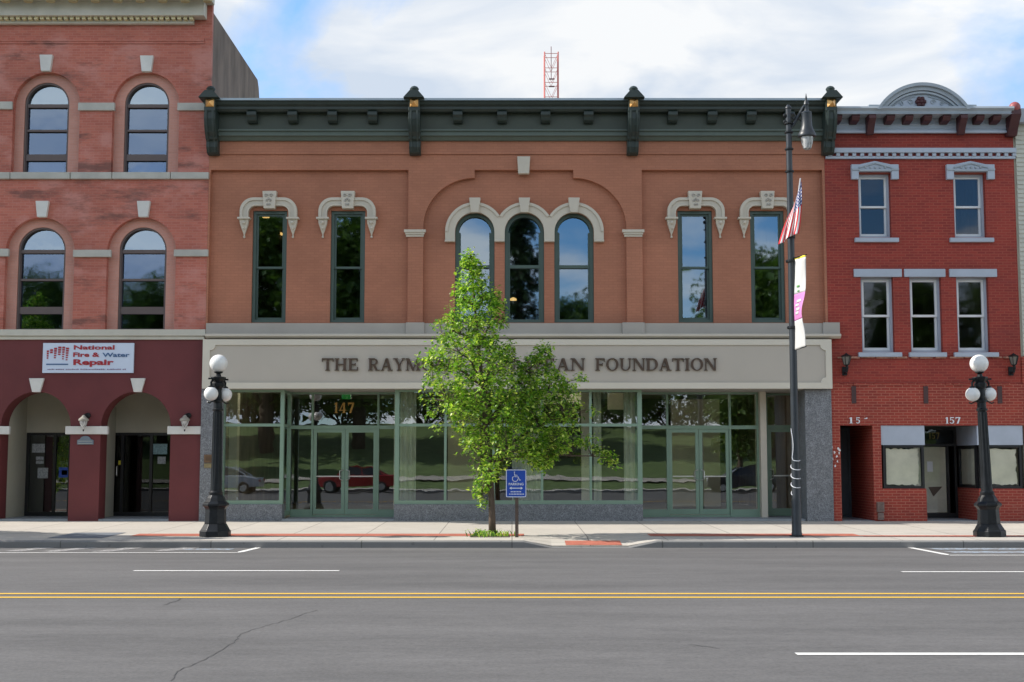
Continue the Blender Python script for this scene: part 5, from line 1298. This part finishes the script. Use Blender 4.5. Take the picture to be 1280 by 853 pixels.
mid_t, mid_b = P3(1004, 262, YPL-.50), P3(981, 275, YPL-.2)
end_t, end_b = P3(998, 291, YPL-.42), P3(973.5, 305, YPL-.25)
q = MB(); q.uv = []; nu, nv = 40, 26
for i in range(nu+1):
    u = i/nu
    for j in range(nv+1):
        v = j/nv
        T = A0*(1-u)**2+mid_t*2*u*(1-u)+end_t*u*u; Bm = B0*(1-u)**2+mid_b*2*u*(1-u)+end_b*u*u
        p = T*(1-v)+Bm*v; a = .035*(.3+u)
        p = p+Vector((a*.35*math.sin(v*16+u*2), a*math.sin(v*16+u*3.), .02*math.sin(v*7+u*5)*u))
        q.v.append(tuple(p)); q.uv.append((u, v))
for i in range(nu):
    for j in range(nv): a = i*(nv+1)+j; q.f.append((a, a+1, a+nv+2, a+nv+1))
fo = q.build('cloth', mF, fl, smooth='all', recalc=False); md = fo.modifiers.new('t', 'SOLIDIFY'); md.thickness = .004
# banner
bn = thing('street_banner', 'white and magenta cloth banner with yellow top edge fixed to the tall lamp pole', 'banner', (X0+.1, YPL, Zp(438)))
def bpt(u, v):                                   # u across, v down
    pyL, pyR = 323+(438-323)*v, 318.5+(433.5-318.5)*v
    right = 1007.5-5.5*math.exp(-((v-.62)/.16)**2)*1.0+ (-.5 if v > .7 else 0)
    left = 991.3+1.2*v
    px = left+(right-left)*u; py = pyL+(pyR-pyL)*u
    y = YPL-.62*u+.10*math.sin(v*5.5)*u+.03*math.sin(u*6+v*9)
    x, z_ = P(px, py, y); return (x, y, z_)
def bseg(name, m, v0, v1, u0=0, u1=1, dy=0, n=14):
    q = MB()
    for i in range(n+1):
        for j in range(9):
            x, y, z_ = bpt(u0+(u1-u0)*j/8, v0+(v1-v0)*i/n); q.v.append((x-abs(dy), y+dy, z_))
    for i in range(n):
        for j in range(8): a = i*9+j; q.f.append((a, a+1, a+10, a+9))
    o = q.build(name, m, bn, smooth='all', recalc=False); md = o.modifiers.new('t', 'SOLIDIFY'); md.thickness = .004; return o
bseg('hem', M['yellowcloth'], 0, .022, n=3); bseg('cloth', M['whitecloth'], .022, .40); bseg('pink_panel', M['pinkcloth'], .40, .69); bseg('lower_cloth', M['whitecloth'], .69, 1)
for (v0, v1, u0, u1) in ((.31, .33, .3, .5), (.365, .38, .35, .5)): bseg('print', M['greencloth'], v0, v1, u0, u1, -.008, 3)
for (v0, v1, u0, u1) in ((.47, .50, .35, .75), (.515, .54, .25, .6), (.56, .59, .35, .75), (.60, .63, .3, .65)): bseg('print', M['whitecloth'], v0, v1, u0, u1, -.008, 3)
q = MB()
for (v, ) in ((.0,), (1.0,)):
    a, e = Vector(bpt(0, v)), Vector(bpt(1, v)); q.tube([(X0+.05, YPL, a.z), a, e+(e-a)*.04], .012, 6)
q.build('rod', M['black'], bn)
# cord wound round the pole
q = MB(); pts = []
for k in range(0, 121):
    a = k/120; p = 533+(614-533)*a
    turns = 0 if a < .45 else (a-.45)/.55*4.0
    rr_ = 5.7*k_
    ang = math.radians(205)+turns*2*math.pi+ (0 if a > .45 else .5*math.sin(a*6))
    pts.append((X0+rr_*math.cos(ang), YPL+rr_*math.sin(ang), Zp(p+(2.5*math.sin(turns*math.pi*2+1) if a > .45 else 0))))
q.tube(pts, .008, 5)
cdx = q.build('cord', M['white']); tag(single(cdx, (X0, YPL, Zp(614))), 'thin white cord wound round the lower part of the tall lamp pole', 'cord')

# ================================================================== PARKING SIGN
YSG = 26.3
Xg = fx(646, 640, YSG); zgp = walk_z(Xg, YSG)
ps = thing('parking_sign', 'blue disabled parking sign on a brown steel post beside the young tree', 'sign', (Xg, YSG, zgp))
Zg = lambda p: fz(p, YSG)
q = MB().box(Xg-.02, Xg+.02, YSG+.0, YSG+.035, zgp, Zg(590)); q.box(Xg-.035, Xg-.021, YSG+.0, YSG+.012, zgp, Zg(592)); q.box(Xg+.021, Xg+.035, YSG, YSG+.012, zgp, Zg(592))
q.build('post', plain('brown_rust_post', (.075, .05, .038), .7, .3, 12), ps)
def rrect(x0, x1, z0, z1, r, n=6):
    p = []
    for (cx, cz, a0) in ((x1-r, z1-r, 0), (x0+r, z1-r, 90), (x0+r, z0+r, 180), (x1-r, z0+r, 270)):
        for k in range(n+1): a = math.radians(a0+90*k/n); p.append((cx+r*math.cos(a), cz+r*math.sin(a)))
    return p
gx0, gx1, gz0, gz1 = fx(632.3, 604, YSG), fx(658, 604, YSG), Zg(622), Zg(587)
MB().prism(rrect(gx0, gx1, gz0, gz1, .03), YSG-.006, YSG-.001).build('plate', M['sign_blue'], ps)
q = MB().ring(rrect(gx0+.004, gx1-.004, gz0+.004, gz1-.004, .028), rrect(gx0+.018, gx1-.018, gz0+.018, gz1-.018, .02), YSG-.009, YSG-.0061); q.build('border', M['white'], ps)
W_, H_ = gx1-gx0, gz1-gz0
G = lambda u, v: (gx0+u*W_, YSG-.008, gz0+v*H_)
q = MB().ball(G(.42, .90), .013, 10, 6)
q.tube([G(.42, .86), G(.44, .74), G(.60, .73), G(.67, .61), G(.73, .63)], .008, 6); q.tube([G(.43, .80), G(.57, .79)], .006, 6)
q.tube([(gx0+.45*W_+.055*math.cos(a*.0174), YSG-.008, gz0+.665*H_+.055*math.sin(a*.0174)) for a in range(125, 375, 15)], .007, 6)
q.build('wheelchair_symbol', M['white'], ps)
q = MB(); text(q, 'PARKING', gx0+.14*W_, gx1-.14*W_, gz0+.43*H_, gz0+.52*H_, YSG-.008, .004, .02); q.build('lettering', M['white'], ps)
q = MB().box(gx0+.28*W_, gx0+.72*W_, YSG-.009, YSG-.0061, gz0+.315*H_, gz0+.345*H_)
for s in (-1, 1): cx_ = gx0+(.5+s*.33)*W_; q.prism([(cx_, gz0+.33*H_), (cx_-s*.045, gz0+.38*H_), (cx_-s*.045, gz0+.28*H_)], YSG-.0095, YSG-.0061)
q.build('arrow', M['white'], ps)
q = MB(); rr = random.Random(3)
for (v, a0, a1) in ((.185, .24, .74), (.10, .16, .84)):
    u = a0
    while u < a1: q.box(gx0+u*W_, gx0+(u+.05)*W_, YSG-.009, YSG-.0061, gz0+v*H_, gz0+(v+.035)*H_); u += .075
q.build('small_print', M['white'], ps)

# ================================================================== TREES
def leaf_mesh(centers, size, rng, n_per, spread, m_name):
    mb = MB()
    return mb
def add_leaf(V, Fc, c, s, rng, droop=.3):
    # folded two-face leaf, longish, hanging a little
    a = rng.uniform(0, 2*math.pi); el = rng.uniform(-1.0, .5)-droop*.3
    d = Vector((math.cos(a)*math.cos(el), math.sin(a)*math.cos(el), math.sin(el)))
    sd_ = d.cross(Vector((rng.uniform(-.6, .6), rng.uniform(-.6, .6), 1))).normalized(); up = sd_.cross(d)
    w_ = s*.32; n = len(V)
    V += [tuple(c), tuple(c+d*s*.45+sd_*w_+up*s*.08), tuple(c+d*s), tuple(c+d*s*.45-sd_*w_+up*s*.08), tuple(c+d*s*.5)]
    Fc += [(n, n+1, n+4), (n+1, n+2, n+4), (n+2, n+3, n+4), (n+3, n, n+4)]
def curve_pts(a, b2, sag, n, rng, j=.03):
    out_ = []
    for k in range(n+1):
        t_ = k/n; p = a.lerp(b2, t_); p = p+Vector((0, 0, sag*math.sin(t_*math.pi)))
        if 0 < k < n: p += Vector((rng.uniform(-j, j), rng.uniform(-j, j), rng.uniform(-j, j)))
        out_.append(p)
    return out_
YT = 26.75
def street_tree(rng):
    xt, zt0 = fx(615.5, 667, YT), walk_z(0, YT)
    root = thing('young_tree', 'young pear tree with bright green leaves growing at the kerb before the long sign', 'tree', (xt, YT, zt0))
    Q = lambda px, py, dy=0.0: Vector((fx(px, py, YT), YT+dy, fz(py, YT)-fz(668, YT)+zt0))
    tr = MB()
    main = [Q(615.5, 669), Q(615, 640), Q(614, 610), Q(612, 575), Q(607, 530), Q(603, 480, .05), Q(598, 430), Q(594, 385), Q(590, 345), Q(588, 318)]
    tr.tube(main, [.082, .066, .062, .058, .055, .045, .035, .025, .016, .008], 10)
    twigs = []
    # crown envelope: left/right outline by height (pixels), the leading shoot and the right-hand lobe
    envA = [(312, 583, 588), (325, 575, 600), (340, 570, 606), (356, 566, 613), (368, 562, 630), (385, 560, 634), (400, 548, 634), (415, 541, 634), (432, 534, 645), (450, 529, 655), (470, 531, 668), (490, 534, 672), (510, 548, 676), (530, 562, 680), (550, 570, 688), (570, 580, 694), (585, 586, 685), (594, 590, 660), (600, 594, 628), (612, 592, 612), (624, 594, 608), (630, 600, 606)]
    envB = [(428, 679, 685), (438, 670, 690), (450, 655, 694), (463, 645, 704), (480, 640, 722), (500, 640, 728), (518, 640, 724), (535, 645, 722), (548, 648, 720), (560, 650, 712), (572, 655, 698), (582, 660, 684)]
    def inv(env, y):
        for (a, b2) in zip(env[:-1], env[1:]):
            if a[0] <= y <= b2[0]:
                f_ = (y-a[0])/(b2[0]-a[0]); return a[1]+(b2[1]-a[1])*f_, a[2]+(b2[2]-a[2])*f_
        return None
    pts_ = []
    def fill(env, n):
        y0, y1 = env[0][0], env[-1][0]; c_ = 0; wmax = max(e[2]-e[1] for e in env)
        while c_ < n:
            y = rng.uniform(y0, y1); l, r = inv(env, y)
            if rng.random() > (r-l)/wmax+.06: continue
            u = rng.uniform(-1, 1); v = rng.uniform(-1, 1)
            if u*u+v*v > 1: continue
            if u*u+v*v < .18 and rng.random() < .5: continue
            edge = rng.uniform(-4, 4)
            px = (l+r)/2+u*((r-l)/2-2)+edge*.5; dy = v*min((r-l)/2*.9, 62)/F*YT
            c_ += 1
            if 622 < px < 668 and y > 572: continue
            pts_.append(Q(px, y+rng.uniform(-3, 3), dy))
    fill(envA, 1180); fill(envB, 430)
    for (px, py, n) in ((735, 556, 5), (748, 563, 7), (758, 568, 7), (766, 573, 5), (722, 550, 5), (742, 545, 3), (768, 577, 3), (533, 500, 4), (539, 516, 3), (743, 510, 3), (549, 532, 3), (536, 478, 4), (527, 449, 4), (538, 440, 4), (728, 470, 4), (548, 403, 3)):
        for _ in range(n): pts_.append(Q(px+rng.uniform(-6, 6), py+rng.uniform(-3, 3), rng.uniform(-.1, .1)))
    # limbs
    L2 = []
    for (k, ex, ey, dy) in ((2, 603, 612, -.1), (3, 690, 560, .1), (3, 705, 520, -.3), (3, 640, 560, -.6), (3, 590, 560, .5), (4, 683, 440, .0), (4, 700, 480, .35), (4, 560, 500, -.2), (4, 650, 500, .5), (5, 540, 455, .1), (5, 650, 450, -.3), (5, 625, 440, .4), (6, 552, 415, -.1), (6, 628, 395, .1), (7, 565, 370, .0), (7, 624, 372, .0), (3, 764, 571, -.05), (8, 578, 335, .05), (5, 575, 440, -.5), (4, 610, 470, -.6), (4, 600, 500, .6)):
        a = main[k]; b2 = Q(ex, ey, dy); c_ = curve_pts(a, b2, .12, 6, rng); L2.append(c_)
        tr.tube(c_, [.034-.0045*i for i in range(7)], 6)
    allp = [p for c_ in L2 for p in c_[1:]]+main[3:]
    tw = MB()
    for p in pts_:
        b_ = min(allp, key=lambda a: (a-p).length+.4*max(0, a.z-p.z)); 
        if (b_-p).length > .03 and rng.random() < .8: tw.tube([b_, b_.lerp(p, .5)+Vector((0, 0, .03)), p], [.007, .005, .003], 3)
    tr.build('trunk', M['bark'], root, smooth='all', recalc=False); tw.build('twigs', M['bark'], root, recalc=False)
    V, Fc = [], []
    for p in pts_:
        n = rng.randint(11, 17); ax = Vector((rng.uniform(-1, 1), rng.uniform(-1, 1), rng.uniform(-.2, 1))).normalized(); ln = rng.uniform(.12, .26)
        for k in range(n):
            c = p+ax*ln*(k/n-.4)+Vector((rng.gauss(0, .045), rng.gauss(0, .045), rng.gauss(0, .045))); add_leaf(V, Fc, c, rng.choice((rng.uniform(.045, .075), rng.uniform(.07, .12))), rng)
    q = MB(); q.v = V; q.f = Fc; q.build('crown', M['leaf'], root, recalc=False)
    return root
st = street_tree(random.Random(5))
# the same kind of tree further left, outside the frame: its shade lies on the pavement
t2 = copy_tree(st); t2.scale = (1.15, 1.15, 1.1); t2.location = (-14.4, 26.7, walk_z(-13, 26.7)); t2.rotation_euler = (0, 0, 2.2); t2['label'] = 'young pear tree left of the view shading the pavement before the arches'
st['group'] = t2['group'] = 'young street trees'
for o in (st, t2): pass
# weeds round the trunk
rng = random.Random(8); V, Fc = [], []
for _ in range(110):
    x = st.location.x+rng.gauss(-.05, .20); y = YT-.15+rng.gauss(0, .12); z0_ = walk_z(x, y); h_ = rng.uniform(.04, .15); a = rng.uniform(0, 6.28)
    dx, dy = math.cos(a)*.5, math.sin(a)*.5; n = len(V)
    V += [(x-.008, y, z0_), (x+.008, y, z0_), (x+dx*h_*.4+.012, y+dy*h_*.4, z0_+h_*.6), (x+dx*h_*.4-.012, y+dy*h_*.4, z0_+h_*.6), (x+dx*h_, y+dy*h_, z0_+h_)]
    Fc += [(n, n+1, n+2, n+3), (n+3, n+2, n+4)]
    if rng.random() < .6: add_leaf(V, Fc, Vector((x+dx*h_, y+dy*h_, z0_+h_)), .06, rng)
q = MB(); q.v = V; q.f = Fc; gw = q.build('weeds', M['leaf'], recalc=False); gw['kind'] = 'stuff'; gw['label'] = 'tuft of green weeds round the foot of the young tree'; gw['category'] = 'weeds'
strip_band('soil_pit', st.location.x-.45, st.location.x+.35, YT-.45, YT+.3, plain('tree_pit_soil', (.09, .07, .05), .95, .3, 12), .009)

# park trees across the street
def park_mesh(kind, seed):
    rng = random.Random(seed); tr = MB(); V, Fc = [], []
    if kind == 'bush':
        for k in range(5): tr.tube([Vector((0, 0, -.5)), Vector((k-2, (k % 2)-.5, 2)), Vector((1.2*(k-2), (k % 2)-.5, 3.6))], [.12, .08, .03], 5)
        for _ in range(20):
            bx, by, bz, r = rng.uniform(-3.6, 3.6), rng.uniform(-1.6, 1.6), rng.uniform(.9, 4.6), rng.uniform(1.0, 1.6)
            for _ in range(260):
                d = Vector((rng.gauss(0, 1), rng.gauss(0, 1), rng.gauss(0, 1))).normalized()*r*rng.uniform(.5, 1.05)
                add_leaf(V, Fc, Vector((bx, by, bz))+d, rng.uniform(.24, .4), rng)
    elif kind == 'round':
        tr.tube([Vector((0, 0, -.6)), Vector((.05, 0, 1.2)), Vector((0, .1, 3)), Vector((.1, 0, 5.5)), Vector((0, 0, 8))], [.38, .3, .25, .18, .06], 9)
        blobs = [(rng.uniform(-2.6, 2.6), rng.uniform(-2.6, 2.6), rng.uniform(3.0, 9.2), rng.uniform(1.1, 1.9)) for _ in range(26)]
        for (bx, by, bz, r) in blobs:
            f_ = 1-abs(bz-5.8)/6.5; bx *= f_*1.2; by *= f_*1.2
            tr.tube([Vector((0, 0, max(1.8, bz-2.2))), Vector((bx*.6, by*.6, bz-.8)), Vector((bx, by, bz))], [.11, .06, .02], 5)
            for _ in range(90): add_leaf(V, Fc, Vector((bx, by, bz))+Vector((rng.gauss(0, .4), rng.gauss(0, .4), rng.gauss(0, .4)))*r, rng.uniform(.5, .75), rng)
            for _ in range(430):
                d = Vector((rng.gauss(0, 1), rng.gauss(0, 1), rng.gauss(0, 1))).normalized()*r*rng.uniform(.6, 1.05)
                add_leaf(V, Fc, Vector((bx, by, bz))+d, rng.uniform(.20, .36), rng)
    else:
        tr.tube([Vector((0, 0, -.6)), Vector((0, 0, 5)), Vector((0, 0, 10))], [.28, .16, .03], 8)
        for k in range(46):
            z_ = 1.0+8.8*k/46; R_ = 2.1*(1-k/47)+.1
            for j in range(7):
                a = rng.uniform(0, 6.28); e_ = Vector((math.cos(a)*R_, math.sin(a)*R_, z_-.25)); s_ = Vector((0, 0, z_+.1))
                tr.tube([s_, e_], [.03, .01], 4)
                for m_ in range(11): add_leaf(V, Fc, s_.lerp(e_, (m_+1)/11)+Vector((rng.gauss(0, .1), rng.gauss(0, .1), rng.gauss(0, .1))), rng.uniform(.25, .4), rng)
    q = MB(); q.v = V; q.f = Fc
    return tr, q
def park_tree(kind, seed, name, label, leafm):
    tr, q = park_mesh(kind, seed); r = thing(name, label, 'tree', (0, 0, 0), 'park trees across the street')
    tr.build('trunk', M['bark'], r, recalc=False, smooth='all'); q.build('crown', leafm, r, recalc=False); return r
protos = {'a': park_tree('round', 21, 'park_tree', '', M['farleaf']), 'b': park_tree('round', 22, 'park_tree', '', M['farleaf']), 's': park_tree('spruce', 23, 'spruce_tree', '', M['darkleaf'])}
spots = [('a', -17.8, -30, 1.75, 'big leafy park tree opposite the left pair of windows'), ('b', -11.6, -32, 1.72, 'big leafy park tree mirrored in the second window'),
         ('s', .6, -30, 2.0, 'tall dark spruce opposite the middle arched window'), ('b', 5.3, -31, 1.12, 'lower leafy park tree just right of the spruce'), ('a', 19.2, -30, 1.45, 'leafy park tree opposite the right end of the tan building'),
         ('b', -35, -30, 1.25, 'leafy park tree far left across the street'), ('a', -27, -33, 1.2, 'leafy park tree opposite the arcade'), ('b', 30, -31, 1.25, 'leafy park tree opposite the red building'), ('a', 38, -34, 1.3, 'leafy park tree far right across the street')]
labs = ['%s tree from the left in the far row at the top of the lawn' % s for s in ('first', 'second', 'third', 'fourth', 'fifth', 'sixth', 'seventh', 'eighth', 'ninth', 'tenth', 'eleventh', 'twelfth')]
for i in range(12): spots.append(('ab'[i % 2], -52+i*9.4+random.uniform(-1.5, 1.5), -57+random.uniform(-3, 3), random.uniform(.72, .86), labs[i]))
for (x, y, s, lab) in ((-44, -42, .8, 'park tree low on the lawn at the far left'), (-22, -44, .85, 'park tree standing alone on the lawn behind the silver car'), (-4, -42, .78, 'park tree halfway up the lawn behind the red car'), (10, -43, .8, 'park tree halfway up the lawn right of the spruce'), (15, -20, .62, 'small park tree near the path behind the dark car'), (25, -42, .8, 'park tree halfway up the lawn at the right'), (45, -42, .85, 'park tree low on the lawn at the far right'), (-21, -21, .7, 'small park tree near the path at the left')): spots.append(('b', x, y, s, lab))
used = set()
for i, (k, x, y, s, lab) in enumerate(spots):
    o = protos[k] if k not in used else copy_tree(protos[k]); used.add(k)
    o.location = (x, y, lawn_z(x, y)); o.rotation_euler = (0, 0, i*1.3); o.scale = (s, s, s); o['label'] = lab

rngb = random.Random(77); bush = park_tree('bush', 31, 'bush', '', M['farleaf'])
for i in range(17):
    o = bush if i == 0 else copy_tree(bush); x = -58+i*7.2+rngb.uniform(-.8, .8); y = -49+rngb.uniform(-2, 2); s_ = rngb.uniform(.95, 1.35)
    o.location = (x, y, lawn_z(x, y)); o.scale = (1.15, 1, s_); o.rotation_euler = (0, 0, rngb.uniform(-.3, .3)); o['category'] = 'bush'; o['group'] = 'bushes along the top of the lawn'
    o['label'] = 'big dark green bush in the row along the top of the lawn'

# ================================================================== CARS parked across the street (mirrored in the shop windows)
carglass = plain('car_glass', (.02, .025, .03), .08, .05, 2)
def car(name, label, colr, X, Y, rough=.3):
    m = plain(name+'_paint', colr, rough, .03, 2); m.node_tree.nodes['Principled BSDF'].inputs['Coat Weight'].default_value = .5
    r = thing(name, label, 'car', (0, 0, 0), 'cars parked across the street')
    low = [(-2.2, .32), (-2.22, .55), (-2.18, .80), (-1.6, .88), (-.95, .93), (1.55, .95), (2.12, .88), (2.22, .6), (2.2, .34)]
    top = [(-1.15, .92), (-.45, 1.38), (.0, 1.43), (.75, 1.40), (1.55, .94)]
    def loft(prof, secs):
        q = MB(); n = len(prof)
        for (y, sx_, sz_, zb_) in secs: q.v += [(x*sx_, y, zb_+(z_-zb_)*sz_) for x, z_ in prof]
        for i in range(len(secs)-1):
            for k in range(n): k2 = (k+1) % n; q.f.append((i*n+k, i*n+k2, (i+1)*n+k2, (i+1)*n+k))
        q.f += [tuple(range(n)), tuple(range(len(secs)*n-1, (len(secs)-1)*n-1, -1))]; return q
    loft(low, [(-.90, .93, .93, .5), (-.86, .985, .99, .5), (-.5, 1, 1, .5), (0, 1.01, 1.01, .5), (.5, 1, 1, .5), (.86, .985, .99, .5), (.90, .93, .93, .5)]).build('body', m, r, smooth=True, bevel=.03)
    loft(top, [(-.80, 1, .05, .92), (-.66, .93, .9, .92), (-.5, .95, 1, .92), (.5, .95, 1, .92), (.66, .93, .9, .92), (.80, 1, .05, .92)]).build('cabin', carglass, r, smooth=True)
    rf = [(-.50, 1.34), (-.05, 1.445), (.75, 1.42), (1.0, 1.28)]
    loft(rf, [(-.63, .92, .95, 1.3), (0, .96, 1.01, 1.3), (.63, .92, .95, 1.3)]).build('roof', m, r, smooth=True)
    q = MB()
    for s in (-1, 1):
        for (a, e) in (((-1.05, .93), (-.42, 1.37)), ((.28, .94), (.22, 1.40)), ((1.5, .95), (.78, 1.38))): q.tube([(a[0], s*.80, a[1]), (e[0], s*.63, e[1])], .03, 6)
    q.build('pillar', m, r)
    for (x, s) in ((-1.38, -1), (-1.38, 1), (1.36, -1), (1.36, 1)):
        n = 20; y0 = s*.72; y1 = s*.92
        def disc(R_, ya, yb):
            q = MB(); q.v = [(x+R_*math.cos(2*math.pi*k/n), ya, .32+R_*math.sin(2*math.pi*k/n)) for k in range(n)]+[(x+R_*math.cos(2*math.pi*k/n), yb, .32+R_*math.sin(2*math.pi*k/n)) for k in range(n)]
            q.f = [tuple(range(n)), tuple(range(2*n-1, n-1, -1))]+[(k, k+n, (k+1) % n+n, (k+1) % n) for k in range(n)]; return q
        wh = disc(.32, y0, y1).build('wheel', M['wheelrubber'], r, bevel=.02); disc(.20, y1, y1+s*.012).build('rim', M['metal'], wh)
    for s in (-1, 1):
        MB().box(-2.215, -2.12, s*.55, s*.82, .60, .74).build('headlight', M['white'], r, bevel=.02); MB().box(2.12, 2.20, s*.55, s*.82, .66, .80).build('tail_light', M['logo_red'], r, bevel=.02)
        MB().box(-.95, -.83, s*.86, s*.99, .93, 1.04).build('mirror', m, r, bevel=.02)
    r.location = (X, Y, 0); return r
car('red_car', 'red saloon car parked across the street behind the viewpoint', (.36, .012, .015), -8.3, -4.0)
car('silver_car', 'silver saloon car parked across the street left of the red one', (.42, .47, .52), -15.2, -4.0, .35)
car('dark_car', 'dark grey saloon car parked across the street at the right', (.03, .035, .04), 12.6, -4.1)

# ================================================================== RADIO TOWER
YTW = 150.0
xt0, xt1 = fx(680.8, 100, YTW), fx(697.8, 100, YTW); wt = xt1-xt0; ztw = fz(65, YTW)
tw = thing('radio_tower', 'red and white lattice radio tower rising far behind the roof', 'tower', ((xt0+xt1)/2, YTW, 0))
q = MB()
for (x, y) in ((xt0, YTW), (xt1, YTW), (xt0, YTW+wt), (xt1, YTW+wt)): q.tube([(x, y, 0), (x, y, ztw)], .085, 5)
q.build('leg_frame', M['tower_red'], tw)
q = MB(); z_ = ztw-.2; st_ = 1.75; k = 0
while z_ > 20:
    for (a, b2) in (((xt0, YTW), (xt1, YTW)), ((xt1, YTW), (xt1, YTW+wt)), ((xt1, YTW+wt), (xt0, YTW+wt)), ((xt0, YTW+wt), (xt0, YTW))):
        q.tube([(*a, z_), (*b2, z_)], .04, 4)
        q.tube([(*a, z_), ((a[0]+b2[0])/2, (a[1]+b2[1])/2, z_-st_)], .028, 4); q.tube([(*b2, z_), ((a[0]+b2[0])/2, (a[1]+b2[1])/2, z_-st_)], .028, 4)
    z_ -= st_; k += 1
q.build('lattice', M['tower_red'], tw)
q = MB().tube([((xt0+xt1)/2, YTW+wt/2, ztw-3), ((xt0+xt1)/2, YTW+wt/2, ztw+.9)], .05, 5)
for dz in (3.3, 4.2): q.tube([((xt0+xt1)/2-.3, YTW, ztw-dz), ((xt0+xt1)/2+.35, YTW, ztw-dz)], .09, 5)
q.build('antenna', plain('tower_dark_parts', (.22, .10, .12), .6), tw)
